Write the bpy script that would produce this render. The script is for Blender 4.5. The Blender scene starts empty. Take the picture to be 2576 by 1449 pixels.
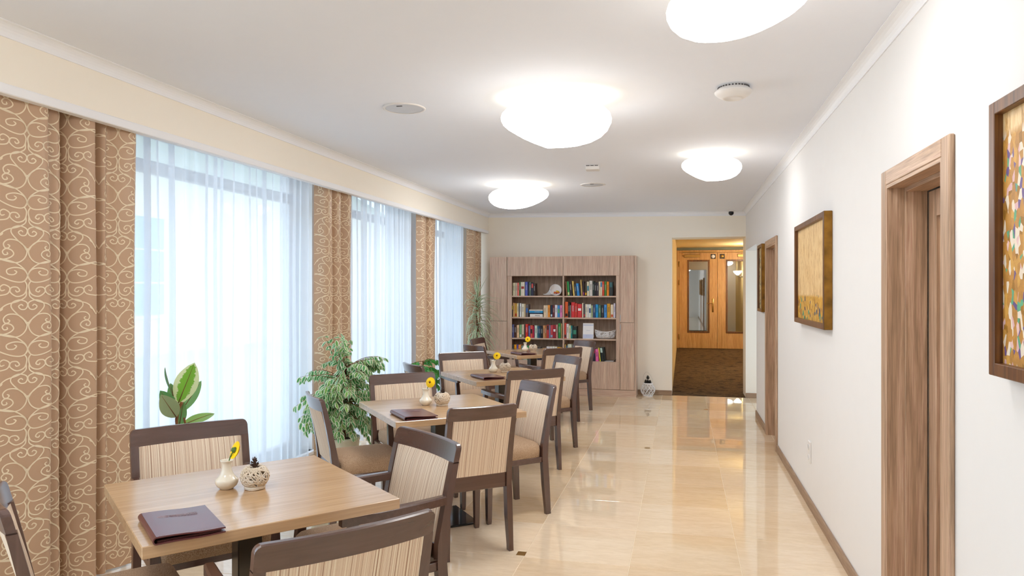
import bpy, math, random
from mathutils import Matrix, Vector, Euler
from math import sin, cos, pi, radians, hypot
S = bpy.context.scene
COL = S.collection
random.seed(7)

# ------------------------------------------------------------------ camera, world, exposure
FOC, HOR, EYE = 1800.0, 730.0, 1.52
YAW = math.atan(429 / FOC)
cd = bpy.data.cameras.new('camera'); cam = bpy.data.objects.new('camera', cd); COL.objects.link(cam)
cam.location = (0, 0, EYE); cam.rotation_euler = (pi / 2, 0, YAW)
cd.sensor_width = 36; cd.lens = 36 * FOC / 2576; cd.shift_y = (HOR - 724.5) / 2576; cd.clip_start = .02; cd.clip_end = 200
S.camera = cam
S.view_settings.view_transform = 'Standard'; S.view_settings.look = 'None'
S.view_settings.exposure = 0.5; S.view_settings.gamma = 1; S.view_settings.use_curve_mapping = False
SKY = 2.75; LAMP = 19.0; CORR = 125.0
w = bpy.data.worlds.new('sky'); S.world = w; w.use_nodes = True
bg = w.node_tree.nodes['Background']; bg.inputs[0].default_value = (.66, .83, 1, 1); bg.inputs[1].default_value = SKY
S.cycles.use_denoising = True
S.cycles.max_bounces = 10; S.cycles.diffuse_bounces = 8; S.cycles.glossy_bounces = 4; S.cycles.transparent_max_bounces = 24
S.cycles.sample_clamp_indirect = 6; S.cycles.caustics_reflective = False; S.cycles.caustics_refractive = False

CEIL = 2.66
def cz(x): return 2.69 - .0159 * (x + 2.9)           # the ceiling falls a little towards the aisle wall
RW = .87; BACK = 10.6; LW = -3.3; REAR = -3.2
WINS = [(-2.9, 2.1), (3.5, 5.95), (6.5, 8.35), (8.9, 10.38)]  # the first is an unseen window, added beside the camera for extra daylight
for (a, b) in WINS:                                # portals: guide the sky light in through the panes
    ld = bpy.data.lights.new('window_portal', 'AREA'); ld.shape = 'RECTANGLE'; ld.size = b - a; ld.size_y = 2.5
    ld.cycles.is_portal = True
    lo = bpy.data.objects.new('window_portal', ld); COL.objects.link(lo)
    lo.location = (LW - .33, (a + b) / 2, 1.34)
    lo.rotation_euler = Vector((1, 0, 0)).to_track_quat('-Z', 'Z').to_euler()


ld = bpy.data.lights.new('window_portal', 'AREA'); ld.shape = 'RECTANGLE'; ld.size = 1.2; ld.size_y = 2.3; ld.cycles.is_portal = True
lo = bpy.data.objects.new('window_portal', ld); COL.objects.link(lo); lo.location = (2.34, 9.9, 1.22); lo.rotation_euler = Vector((-1, 0, 0)).to_track_quat('-Z', 'Z').to_euler()

# ------------------------------------------------------------------ materials
def lin(h):
    if not isinstance(h, str): return tuple(h) + (1,) if len(h) == 3 else h
    o = []
    for i in (0, 2, 4):
        c = int(h[i:i + 2], 16) / 255
        o.append(c / 12.92 if c <= .04045 else ((c + .055) / 1.055) ** 2.4)
    return tuple(o) + (1,)
class NT:
    def __init__(s, name):
        s.m = bpy.data.materials.new(name); s.m.use_nodes = True
        s.t = s.m.node_tree; s.b = s.t.nodes['Principled BSDF']; s.out = s.t.nodes['Material Output']
    def n(s, typ, **kw):
        n = s.t.nodes.new('ShaderNode' + typ)
        for k, v in kw.items(): setattr(n, k, v)
        return n
    def l(s, a, b): s.t.links.new(a, b)
    def ramp(s, fac, stops, interp='LINEAR'):
        r = s.n('ValToRGB'); e = r.color_ramp.elements; r.color_ramp.interpolation = interp
        e[0].position, e[0].color = stops[0][0], lin(stops[0][1]); e[1].position, e[1].color = stops[-1][0], lin(stops[-1][1])
        for p, c in stops[1:-1]:
            x = e.new(p); x.color = lin(c)
        s.l(fac, r.inputs[0]); return r.outputs[0]
    def mix(s, fac, a, b, mode='MIX'):
        m = s.n('Mix', data_type='RGBA', blend_type=mode)
        for v, i in ((fac, 0), (a, 6), (b, 7)):
            if hasattr(v, 'links'): s.l(v, m.inputs[i])
            else: m.inputs[i].default_value = v if i == 0 else lin(v)
        return m.outputs[2]
    def coords(s, scale, rnd=0., out='Object'):
        tc = s.n('TexCoord'); src = tc.outputs[out]
        if rnd:
            oi = s.n('ObjectInfo'); mu = s.n('Math', operation='MULTIPLY'); mu.inputs[1].default_value = rnd
            s.l(oi.outputs['Random'], mu.inputs[0])
            va = s.n('VectorMath', operation='ADD'); s.l(src, va.inputs[0]); s.l(mu.outputs[0], va.inputs[1]); src = va.outputs[0]
        mp = s.n('Mapping'); mp.inputs['Scale'].default_value = scale; s.l(src, mp.inputs[0]); return mp.outputs[0]
    def noise(s, vec, scale, detail=3, rough=.5, dist=0., dims='3D'):
        n = s.n('TexNoise'); n.noise_dimensions = dims; n.inputs['Scale'].default_value = scale; n.inputs['Detail'].default_value = detail
        n.inputs['Roughness'].default_value = rough; n.inputs['Distortion'].default_value = dist
        if dims == '1D': s.l(vec, n.inputs['W'])
        else: s.l(vec, n.inputs['Vector'])
        return n.outputs['Fac']
    def bump(s, h, strength=.2, dist=.002):
        b = s.n('Bump'); b.inputs['Strength'].default_value = strength; b.inputs['Distance'].default_value = dist
        s.l(h, b.inputs['Height']); s.l(b.outputs[0], s.b.inputs['Normal'])
    def base(s, c, rough=.5, metal=0., spec=.5):
        if hasattr(c, 'links'): s.l(c, s.b.inputs['Base Color'])
        else: s.b.inputs['Base Color'].default_value = lin(c)
        s.b.inputs['Roughness'].default_value = rough; s.b.inputs['Metallic'].default_value = metal
        s.b.inputs['Specular IOR Level'].default_value = spec
        return s
def plain(name, c, rough=.5, metal=0., spec=.5, var=.06):
    k = NT(name)
    f = k.noise(k.coords((1, 1, 1)), 9, 3)
    col = k.mix(var, c, k.ramp(f, [(.3, '000000'), (.7, 'ffffff')]), 'OVERLAY')
    k.base(col, rough, metal, spec); return k.m
def wood(name, dark, mid, light, axis='Z', rough=.4, fine=1., spec=.4, rnd=7.):
    k = NT(name); i = 'XYZ'.index(axis)
    sc = [26, 26, 26]; sc[i] = 1.3; sf = [170, 170, 170]; sf[i] = 5
    v = k.coords(sc, rnd); f = k.noise(v, 1, 5, .6, 1.2)
    c = k.ramp(f, [(.28, dark), (.5, mid), (.72, light)])
    g = k.noise(k.coords(sf, rnd), 1, 3, .6, .3)
    c = k.mix(.35 * fine, c, k.ramp(g, [(.35, '404040'), (.65, 'c8c8c8')]), 'OVERLAY')
    k.base(c, rough, 0, spec)
    if fine > .2: k.bump(g, .05, .0006)
    return k.m
M = {}
M['wall'] = plain('cream_wall_paint', 'eae9e8', .75, 0, .25, .02)
M['wall_back'] = plain('warm_cream_wall_paint', 'f5efe3', .75, 0, .25, .02)
M['ceil'] = plain('white_ceiling_paint', 'eaeef6', .85, 0, .2, .02)
M['white'] = plain('white_trim_paint', 'eff1f5', .55, 0, .3, .02)
M['plastic'] = plain('white_plastic', 'e6e4e2', .4, 0, .4, .02)
M['grey'] = plain('pale_grey_perforated_metal', 'c9ccd2', .5, 0, .4, .05)
M['black'] = plain('black_plastic', '15151a', .25)
M['darkslot'] = plain('dark_slot', '4a4648', .6)
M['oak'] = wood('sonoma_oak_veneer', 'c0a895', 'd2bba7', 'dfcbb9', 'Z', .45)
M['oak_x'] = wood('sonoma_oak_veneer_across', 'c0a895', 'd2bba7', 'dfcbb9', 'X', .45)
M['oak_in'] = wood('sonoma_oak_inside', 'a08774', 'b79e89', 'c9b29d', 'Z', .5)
M['door'] = wood('rough_sawn_oak_door', 'a5866b', 'bf9f83', 'd3b79d', 'Z', .45)
M['door_y'] = wood('rough_sawn_oak_lintel', 'a5866b', 'bf9f83', 'd3b79d', 'Y', .45)
M['base'] = wood('oak_skirting', '94775f', 'a88b72', 'b89c83', 'Y', .45)
M['base_x'] = wood('oak_skirting_across', '94775f', 'a88b72', 'b89c83', 'X', .45)
M['table'] = wood('oak_laminate_tabletop', 'b08c66', 'bd9a73', 'c8a680', 'X', .2, .35, 1.0)
M['edge'] = M['table']
M['dark'] = wood('dark_stained_beech', '4a2e27', '51352c', '5a3d34', 'X', .26, .08, .9)
M['dark_z'] = wood('dark_stained_beech_upright', '4a2e27', '51352c', '5a3d34', 'Z', .26, .08, .9)
M['hall_oak'] = wood('honey_oak_door', 'bb8f56', 'cfa66b', 'dbb680', 'Z', .35)
M['frame'] = wood('walnut_picture_frame', '4a2c16', '6a4222', '8a5c30', 'Z', .35, .6, .5)
M['gilt'] = plain('aged_gold_frame_side', '8f6420', .32, .55, .5, .5)
M['brass'] = plain('brass', 'b8975a', .28, .9)
M['steel'] = plain('brushed_steel', 'b9b4ae', .3, .9)
M['bronze'] = plain('dark_bronze_metal', '4a443c', .22, .75, .5, .08)
M['bronze_p'] = plain('dark_polished_plate', '3c3e42', .1, .7, .5, .05)
M['vase'] = plain('cream_glazed_porcelain', 'e4dccb', .12, 0, .6, .02)
M['twig'] = plain('whitewashed_wicker', 'd9cbb8', .65, 0, .3, .3)
M['cone'] = plain('pine_cone', '4a352c', .6, 0, .3, .4)
M['conedark'] = plain('dark_pine_cone', '2c2824', .55, 0, .4, .4)
M['petal'] = plain('yellow_petal', 'ffd60a', .5, 0, .3, .15)
M['eye'] = plain('brown_flower_eye', '6a3a10', .8)
M['stem'] = plain('green_stem', '4f7030', .5)
M['soil'] = plain('potting_soil', '3a2a20', .9, 0, .2, .5)
M['bark'] = plain('brown_bark', '7a5236', .8, 0, .2, .5)
M['pot'] = plain('cream_plastic_pot', 'dcd8c4', .4, 0, .4, .03)
M['leather'] = plain('burgundy_leatherette', '5a2a2c', .25, 0, .6, .12)
M['emboss'] = plain('embossed_line', '9c888c', .45)
M['paper'] = plain('paper_pages', 'ece4d2', .8, 0, .2, .1)
M['card'] = plain('white_card', 'f2f2f4', .6)
M['cardblue'] = plain('pale_blue_print', 'c3cce6', .6)
M['winframe'] = plain('taupe_window_frame', '8d7b72', .45)
M['fruit_o'] = plain('orange_fruit', 'd06a2a', .45); M['fruit_y'] = plain('yellow_fruit', 'e0b030', .45); M['fruit_r'] = plain('red_fruit', 'b0483a', .45)
M['render'] = plain('pale_house_render', 'f0ead8', .9); M['ground'] = plain('pale_concrete_yard', 'c9c6be', .9); M['pane_far'] = plain('blue_window_pane', '8fb0d0', .15)
M['grout'] = plain('beige_grout', 'e6d8c0', .8)
M['hall_wall'] = plain('ochre_hall_wall', 'e0c890', .8, 0, .2, .03)
M['dim'] = plain('grey_green_stair_wall', '6f7468', .8)

k = NT('polished_beige_marble')                     # floor tiles
oi = k.n('ObjectInfo'); v = k.coords((1.2, 5, 5), 23.); f = k.noise(v, 1.6, 6, .62, 1.1)
c = k.ramp(f, [(.25, 'd6b892'), (.5, 'e6cead'), (.75, 'efdcc2')])
tone = k.ramp(oi.outputs['Random'], [(0., 'dcc29e'), (.5, 'e9d4b6'), (1., 'f2e4cd')])
c = k.mix(.55, c, tone); f2 = k.noise(k.coords((3, 9, 9), 23.), 4, 4, .7)
c = k.mix(.12, c, k.ramp(f2, [(.35, 'b08c66'), (.6, 'ffffff')]), 'MULTIPLY'); k.base(c, .014, 0, 1.0); M['tile'] = k.m
k = NT('brown_flecked_carpet')
v = k.coords((2.6, 3.2, 1)); f = k.noise(v, 2.2, 10, .78, .5)
c = k.ramp(f, [(.36, '231a12'), (.46, '463626'), (.53, '644e36'), (.60, '3a2c1e'), (.7, '70583a')]); g = k.noise(k.coords((1, 1, 1)), 160, 2)
k.base(c, .95, 0, .1); k.bump(g, .5, .004); M['carpet'] = k.m
def stripes(name, cols):
    k = NT(name); tc = k.n('TexCoord'); sx = k.n('SeparateXYZ'); k.l(tc.outputs['Object'], sx.inputs[0])
    f = k.noise(sx.outputs[0], 185, 1.2, .55, 0, '1D'); c = k.ramp(f, cols)
    g = k.noise(k.coords((900, 60, 120)), 1, 2); c = k.mix(.12, c, k.ramp(g, [(.3, '505050'), (.7, 'c0c0c0')]), 'OVERLAY')
    k.base(c, .8, 0, .2); k.bump(f, .3, .002); return k.m
M['stripe'] = stripes('striped_upholstery', [(.32, 'b0907a'), (.40, 'e6d4bc'), (.46, 'cdb199'), (.52, 'f0e4d0'), (.58, 'd6bca4'), (.66, 'f2e8d6')])
k = NT('woven_seat_fabric'); f = k.noise(k.coords((330, 520, 420)), 1, 2, .6); g = k.noise(k.coords((5, 5, 5)), 3, 2)
c = k.ramp(f, [(.3, '7c5f49'), (.5, 'b2957a'), (.7, 'd3bda2')]); k.base(c, .9, 0, .15); k.bump(f, .6, .003); M['seat'] = k.m
def cloth(name, col, trans, mixf, transp=0., rough=.7, sheen=0.):
    k = NT(name); k.base(col, rough, 0, .25); k.b.inputs['Sheen Weight'].default_value = sheen
    t = k.n('BsdfTranslucent'); t.inputs[0].default_value = lin(trans)
    m = k.n('MixShader'); m.inputs[0].default_value = mixf; k.l(k.b.outputs[0], m.inputs[1]); k.l(t.outputs[0], m.inputs[2]); o = m.outputs[0]
    if transp:
        tr = k.n('BsdfTransparent'); m2 = k.n('MixShader'); m2.inputs[0].default_value = transp
        k.l(o, m2.inputs[1]); k.l(tr.outputs[0], m2.inputs[2]); o = m2.outputs[0]
    k.l(o, k.out.inputs[0]); return k.m
M['drape'] = cloth('tan_satin_drape', 'c6a68a', 'c09468', .12, 0, .36, .2)
M['scroll'] = cloth('cream_scroll_weave', 'f2e4c8', 'e4c898', .12, 0, .45, .2)
M['sheer'] = cloth('white_voile', 'f4f6fa', 'e6edf8', .66, .25, .8)
def glass(name, refl, tint=(1, 1, 1, 1), rough=0.):
    k = NT(name); tr = k.n('BsdfTransparent'); tr.inputs[0].default_value = tint; g = k.n('BsdfGlossy'); g.inputs['Roughness'].default_value = rough
    m = k.n('MixShader'); m.inputs[0].default_value = refl; k.l(tr.outputs[0], m.inputs[1]); k.l(g.outputs[0], m.inputs[2]); k.l(m.outputs[0], k.out.inputs[0]); return k.m
M['glass'] = glass('window_glass', .06); M['doorglass'] = glass('hall_door_glass', .45, (.75, .8, .75, 1), .015)
def emit(name, col, s):
    k = NT(name); e = k.n('Emission'); e.inputs[0].default_value = col; e.inputs[1].default_value = s; k.l(e.outputs[0], k.out.inputs[0]); return k.m
M['opal'] = emit('lit_opal_glass', (1, .985, .97, 1), LAMP)
M['opal_small'] = emit('lit_opal_glass_small', (1, .985, .97, 1), LAMP * .6)
M['opal_top'] = emit('softly_lit_opal_glass', (1, .93, .80, 1), 2.4)
M['sconce'] = emit('lit_sconce_glass', (1, .93, .80, 1), CORR)
k = NT('book_cover'); oi = k.n('ObjectInfo'); g = k.noise(k.coords((60, 60, 60), 9), 1, 2)
k.base(k.mix(.15, oi.outputs['Color'], k.ramp(g, [(.35, '303030'), (.65, 'd0d0d0')]), 'OVERLAY'), .45, 0, .4); M['book'] = k.m
def leafmat(name, g1, g2, edge, thr):
    k = NT(name); at = k.n('Attribute', attribute_name='rim'); n = k.noise(k.coords((60, 60, 60), 5), 1, 3, .6)
    ad = k.n('Math', operation='MULTIPLY_ADD'); k.l(n, ad.inputs[0]); ad.inputs[1].default_value = .7; k.l(at.outputs['Fac'], ad.inputs[2])
    f = k.ramp(ad.outputs[0], [(thr, '000000'), (thr + .08, 'ffffff')])
    oi = k.n('ObjectInfo'); gg = k.mix(oi.outputs['Random'], g1, g2)
    c = k.mix(f, gg, edge); k.base(c, .35, 0, .5)
    t = k.n('BsdfTranslucent'); k.l(c, t.inputs[0]); m = k.n('MixShader'); m.inputs[0].default_value = .35
    k.l(k.b.outputs[0], m.inputs[1]); k.l(t.outputs[0], m.inputs[2]); k.l(m.outputs[0], k.out.inputs[0]); return k.m
M['ficus'] = leafmat('variegated_fig_leaf', '52a064', '8ebc5c', 'f0f4d8', .88)
M['green'] = leafmat('small_fig_leaf', '3f9048', '64b054', 'd8e8b4', 1.18)
M['rubber'] = leafmat('variegated_rubber_leaf', '5f9a24', '78b030', 'd9e2ac', .88)
M['rubber_d'] = leafmat('dark_rubber_leaf', '5f9458', '86b06a', 'd8e4bc', 1.05)
M['rubber_l'] = leafmat('bright_rubber_leaf', '84aa50', '8fb45a', 'd8e4bc', 1.15)
M['rubber_u'] = leafmat('pale_rubber_leaf_underside', '9db084', 'a9b98c', 'dfe8c8', 1.1)
M['drac'] = leafmat('striped_dragon_leaf', '6f9060', '8fa874', 'ecebd2', .8)
def art(name, stops, vs, band):
    k = NT(name); v = k.coords(vs); vo = k.n('TexVoronoi'); vo.inputs['Scale'].default_value = 1; k.l(v, vo.inputs['Vector'])
    sp = k.n('SeparateColor'); k.l(vo.outputs['Color'], sp.inputs[0]); c = k.ramp(sp.outputs[0], stops, 'CONSTANT')
    n = k.noise(k.coords((9, 9, 9)), 3, 5, .7); c = k.mix(.3, c, k.ramp(n, [(.3, '8a6c3c'), (.7, 'fff0c8')]), 'OVERLAY')
    tc = k.n('TexCoord'); sx = k.n('SeparateXYZ'); k.l(tc.outputs['Object'], sx.inputs[0])
    f = k.ramp(sx.outputs[2 if band[0] == 'z' else 1], [(band[1], '000000'), (band[1] + .02, 'ffffff')])
    n2 = k.noise(k.coords((30, 30, 7)), 1, 5, .7, 1.5); g = k.ramp(n2, [(.36, 'b58a54'), (.45, 'e2bc80'), (.6, 'f2d6a4'), (.72, 'dcba72')])
    k.base(k.mix(f, c, g), .4, 0, .3); return k.m
M['art1'] = art('gold_abstract_print', [(0, 'c99a3c'), (.4, 'a87c30'), (.62, 'd8b060'), (.76, '3c4a72'), (.82, 'd0a84c'), (.93, '2f8f78')], (30, 30, 30), ('z', .19))
M['art0'] = art('patchwork_abstract_print', [(0, 'b88a48'), (.36, 'cc9e54'), (.5, 'e8dccf'), (.7, '6b5a96'), (.76, '5fa88a'), (.82, 'dcb8c0'), (.9, '9a7230')], (62, 62, 36), ('z', .64))
M['art2'] = art('green_gold_abstract_print', [(0, 'c9b480'), (.3, 'e2d6b4'), (.55, '8a7c5a'), (.72, '4a6a58'), (.84, 'd8c08c')], (34, 34, 34), ('z', .9))

for n_ in ('dark', 'dark_z'):
    b_ = M[n_].node_tree.nodes['Principled BSDF']; b_.inputs['Coat Weight'].default_value = .4; b_.inputs['Coat Roughness'].default_value = .2

# ------------------------------------------------------------------ geometry helpers
def obj(name, V, F, mat, parent=None, smooth=False, link=True, attr=None):
    me = bpy.data.meshes.new(name); me.from_pydata(V, [], F)
    if smooth: me.polygons.foreach_set('use_smooth', [True] * len(me.polygons))
    if attr:
        a = me.attributes.new('rim', 'FLOAT', 'POINT'); a.data.foreach_set('value', attr)
    me.materials.append(mat); me.update()
    o = bpy.data.objects.new(name, me)
    if link: COL.objects.link(o)
    if parent: o.parent = parent
    return o
class MB:
    def __init__(s): s.V = []; s.F = []; s.A = []
    def add(s, V, F, mtx=None, A=None):
        b = len(s.V); s.V += [tuple(mtx @ Vector(v)) for v in V] if mtx else [tuple(v) for v in V]
        s.F += [tuple(i + b for i in f) for f in F]
        if A: s.A += A
        return s
    def box(s, x0, x1, y0, y1, z0, z1, b=0., mtx=None):
        c = Vector(((x0 + x1) / 2, (y0 + y1) / 2, (z0 + z1) / 2)); h = ((x1 - x0) / 2, (y1 - y0) / 2, (z1 - z0) / 2)
        b = min(b, min(h) * .49)
        if b <= 0:
            V = [(c.x + i * h[0], c.y + j * h[1], c.z + kk * h[2]) for i in (-1, 1) for j in (-1, 1) for kk in (-1, 1)]
            return s.add(V, [(0, 1, 3, 2), (4, 6, 7, 5), (0, 4, 5, 1), (2, 3, 7, 6), (0, 2, 6, 4), (1, 5, 7, 3)], mtx)
        V = []; ix = {}
        for i in (-1, 1):
            for j in (-1, 1):
                for kk in (-1, 1):
                    for a in range(3):
                        ix[i, j, kk, a] = len(V); sg = (i, j, kk)
                        V.append(tuple(c[q] + sg[q] * (h[q] if q == a else h[q] - b) for q in range(3)))
        F = []
        for a in range(3):
            p, q = (a + 1) % 3, (a + 2) % 3
            for sg in (-1, 1):
                r = []
                for sp, sq in ((-1, -1), (1, -1), (1, 1), (-1, 1)):
                    t = [0, 0, 0]; t[a] = sg; t[p] = sp; t[q] = sq; r.append(ix[t[0], t[1], t[2], a])
                F.append(tuple(r if sg > 0 else r[::-1]))
            for sp in (-1, 1):
                for sq in (-1, 1):                      # edge along a between faces p and q
                    t = [0, 0, 0]; t[p] = sp; t[q] = sq; t[a] = -1; t2 = list(t); t2[a] = 1
                    r = [ix[tuple(t) + (p,)], ix[tuple(t2) + (p,)], ix[tuple(t2) + (q,)], ix[tuple(t) + (q,)]]
                    F.append(tuple(r[::-1] if sp * sq > 0 else r))
        for i in (-1, 1):
            for j in (-1, 1):
                for kk in (-1, 1):
                    r = [ix[i, j, kk, 0], ix[i, j, kk, 1], ix[i, j, kk, 2]]; F.append(tuple(r if i * j * kk > 0 else r[::-1]))
        return s.add(V, F, mtx)
    def loft(s, rings, closed=True, cap=True, mtx=None):
        n = len(rings[0]); V = [p for r in rings for p in r]; F = []
        for i in range(len(rings) - 1):
            for j in range(n if closed else n - 1):
                a, b = i * n + j, i * n + (j + 1) % n; F.append((a, b, b + n, a + n))
        if cap and closed: F.append(tuple(range(n - 1, -1, -1))); F.append(tuple(range((len(rings) - 1) * n, len(rings) * n)))
        return s.add(V, F, mtx)
    def lathe(s, prof, n=24, mtx=None, cap=False):
        return s.loft([[(r * cos(2 * pi * j / n), r * sin(2 * pi * j / n), z) for j in range(n)] for r, z in prof], True, cap, mtx)
    def tube(s, pts, r, n=6, cap=True, mtx=None):
        pts = [Vector(p) for p in pts]; rings = []; up = Vector((.31, .2, .93)).normalized()
        for i, p in enumerate(pts):
            t = (pts[min(i + 1, len(pts) - 1)] - pts[max(i - 1, 0)]).normalized()
            u = t.cross(up)
            if u.length < .05: u = t.cross(Vector((1, 0, 0)))
            u.normalize(); v2 = t.cross(u); rr = r[i] if isinstance(r, (list, tuple)) else r
            rings.append([tuple(p + u * (rr * cos(2 * pi * j / n)) + v2 * (rr * sin(2 * pi * j / n))) for j in range(n)])
        return s.loft(rings, True, cap, mtx)
    def sphere(s, c, r, n=10, m=6, sz=1., mtx=None):
        return s.lathe([(max(r * sin(pi * i / m), 1e-4), c[2] - r * sz * cos(pi * i / m)) for i in range(m + 1)], n, (mtx or Matrix()) @ Matrix.Translation((c[0], c[1], 0)))
    def build(s, name, mat, parent=None, smooth=False):
        return obj(name, s.V, s.F, mat, parent, smooth, attr=s.A or None)
def box(name, x0, x1, y0, y1, z0, z1, mat, parent=None, b=0., mtx=None): return MB().box(x0, x1, y0, y1, z0, z1, b, mtx).build(name, mat, parent)
def tag(o, label=None, cat=None, group=None, kind=None):
    for kk, v in (('label', label), ('category', cat), ('group', group), ('kind', kind)):
        if v: o[kk] = v
    return o
def empty(name, loc, rz=0., label=None, cat=None, group=None, kind=None):
    o = bpy.data.objects.new(name, None); COL.objects.link(o); o.location = loc; o.rotation_euler = (0, 0, rz); o.empty_display_size = .05
    return tag(o, label, cat, group, kind)
KIDS = {}
def kids(o): return [c for c in bpy.data.objects if c.parent == o]
def dup(root, tree=None, parent=None):
    c = root.copy(); COL.objects.link(c)
    if parent: c.parent = parent
    for ch in root.children: dup(ch, None, c)
    return c
def spline(P, per=8, closed=False):
    P = [Vector(p) for p in P]; out = []; n = len(P)
    for i in range(n - 1):
        p0, p1, p2, p3 = P[max(i - 1, 0)], P[i], P[i + 1], P[min(i + 2, n - 1)]
        for j in range(per):
            t = j / per
            out.append(.5 * ((2 * p1) + (p2 - p0) * t + (2 * p0 - 5 * p1 + 4 * p2 - p3) * t * t + (3 * p1 - p0 - 3 * p2 + p3) * t ** 3))
    out.append(P[-1]); return out
def struct(name, o=None):
    o['kind'] = 'structure'; return o

# ------------------------------------------------------------------ the shell
fl = struct('floor', box('floor', LW - .3, 2.3, REAR - .2, BACK, -.2, -.0016, M['grout']))
tile = None; T = .595
tm = MB().box(-T / 2 + .0013, T / 2 - .0013, -.2987, .2987, -.006, 0, .0012)
tme = None
xs = [-.88 + T * (i - 4) for i in range(8)]           # joint positions
for i in range(8):
    for j in range(24):
        x0, y0 = xs[i], 3.98 + .6 * (j - 12)
        if y0 + .6 > BACK + .55 or y0 < REAR - .3: continue
        if xs[i] > 2.2: continue
        x1, y1 = x0 + T, y0 + .6
        cx1, cy1 = min(x1, 2.2), min(y1, BACK)
        if y0 >= BACK - .05: continue
        if x0 < LW - .1 and False: continue
        if tme is None:
            t_ = tm.build('floor_tile', M['tile'], fl); tme = t_.data
        else:
            t_ = bpy.data.objects.new('floor_tile', tme); COL.objects.link(t_); t_.parent = fl
        t_.location = ((x0 + x1) / 2, (y0 + y1) / 2, 0)
        if y1 > BACK - .06: t_.scale = (1, (BACK - y0) / .6, 1); t_.location.y = (y0 + BACK) / 2
for (x, y) in ((-.905, 4.03), (-.33, 7.005), (.295, 9.44)):
    box('brass_inlay', x - .025, x + .025, y - .03, y + .03, -.004, .0008, M['brass'], fl)
xa, xb, ya, yb = LW - .3, 2.3, REAR - .2, BACK + .01
struct('', MB().add([(x, y, cz(x) + h) for h in (0, .2) for x, y in ((xa, ya), (xb, ya), (xb, yb), (xa, yb))], [(0, 3, 2, 1), (4, 5, 6, 7), (0, 1, 5, 4), (1, 2, 6, 5), (2, 3, 7, 6), (3, 0, 4, 7)]).build('ceiling', M['ceil']))
# right wall with its two doorways and the opening at the far end
D1, D2, OP = (2.69, 3.37), (7.18, 7.94), (9.1, BACK)
wr = MB(); DH = 1.97
for a, b in ((REAR, D1[0]), (D1[1], D2[0]), (D2[1], OP[0])): wr.box(RW, RW + .22, a, b, 0, CEIL + .05)
for a, b, z in ((D1[0], D1[1], DH), (D2[0], D2[1], DH), (OP[0], OP[1], 2.08)): wr.box(RW, RW + .22, a, b, z, CEIL + .05)
struct('', wr.build('wall_right', M['wall']))
# back wall with the wide doorway into the hall
wb = MB(); HX0, HX1, HZ = -.15, .868, 2.28; WT = .45
wb.box(LW - .3, HX0, BACK, BACK + WT, 0, CEIL + .09).box(HX0, HX1, BACK, BACK + WT, HZ, CEIL + .09).box(HX1, 2.3, BACK, BACK + WT, 0, CEIL + .09)
struct('', wb.build('wall_back', M['wall_back']))
struct('', box('wall_front', LW - .3, 2.3, REAR - .2, REAR, 0, CEIL + .08, M['wall']))
wp = MB().box(2.2, 2.3, REAR, 9.3, 0, CEIL).box(2.2, 2.3, 10.5, BACK, 0, CEIL).box(2.2, 2.3, 9.3, 10.5, 0, .1).box(2.2, 2.3, 9.3, 10.5, 1.9, CEIL)
struct('', wp.build('wall_passage', M['wall']))
e = empty('window_5', (2.26, 9.9, .1), 0, kind='structure')  # unseen window added in the passage to bring daylight to the far end
MB().box(-.03, .03, -.6, -.54, 0, 1.8, .005).box(-.03, .03, .54, .6, 0, 1.8, .005).box(-.03, .03, -.54, .54, 1.73, 1.8, .005).box(-.03, .03, -.54, .54, 0, .08, .005).build('window_frame', M['white'], e)
box('pane', -.006, .006, -.54, .54, .08, 1.73, M['glass'], e)
struct('', box('wall_passage_side', RW + .22, 2.2, 8.9, 9.1, 0, CEIL + .08, M['wall']))
wl = MB(); ZB, ZT = .06, 2.62; ys = [REAR] + [v for p in WINS for v in p] + [BACK]
for i in range(0, len(ys), 2): wl.box(LW - .3, LW, ys[i], ys[i + 1], 0, CEIL + .08)
for a, b in WINS: wl.box(LW - .3, LW, a, b, 0, ZB).box(LW - .3, LW, a, b, ZT, CEIL + .08)
struct('', wl.build('wall_left', M['wall']))
for n, (a, b) in enumerate(WINS):
    e = empty('window_%d' % (n + 1), (LW - .16, (a + b) / 2, ZB), 0, kind='structure'); h = (b - a) / 2; H = ZT - ZB
    f = MB()
    f.box(-.035, .035, -h, -h + .07, 0, H, .006).box(-.035, .035, h - .07, h, 0, H, .006).box(-.035, .035, -h + .07, h - .07, H - .08, H, .006).box(-.035, .035, -h + .07, h - .07, 0, .09, .006)
    f.build('window_frame', M['winframe'], e)
    box('transom', -.035, .035, -h + .07, h - .07, 2.24, 2.32, M['winframe'], e, .006)
    box('pane', -.006, .006, -h + .07, h - .07, .09, 2.24, M['glass'], e)
    box('pane', -.006, .006, -h + .07, h - .07, 2.32, H - .08, M['glass'], e)
    box('window_sill', .03, .2, -h - .02, h + .02, -.03, 0, M['white'], e, .004)
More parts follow.
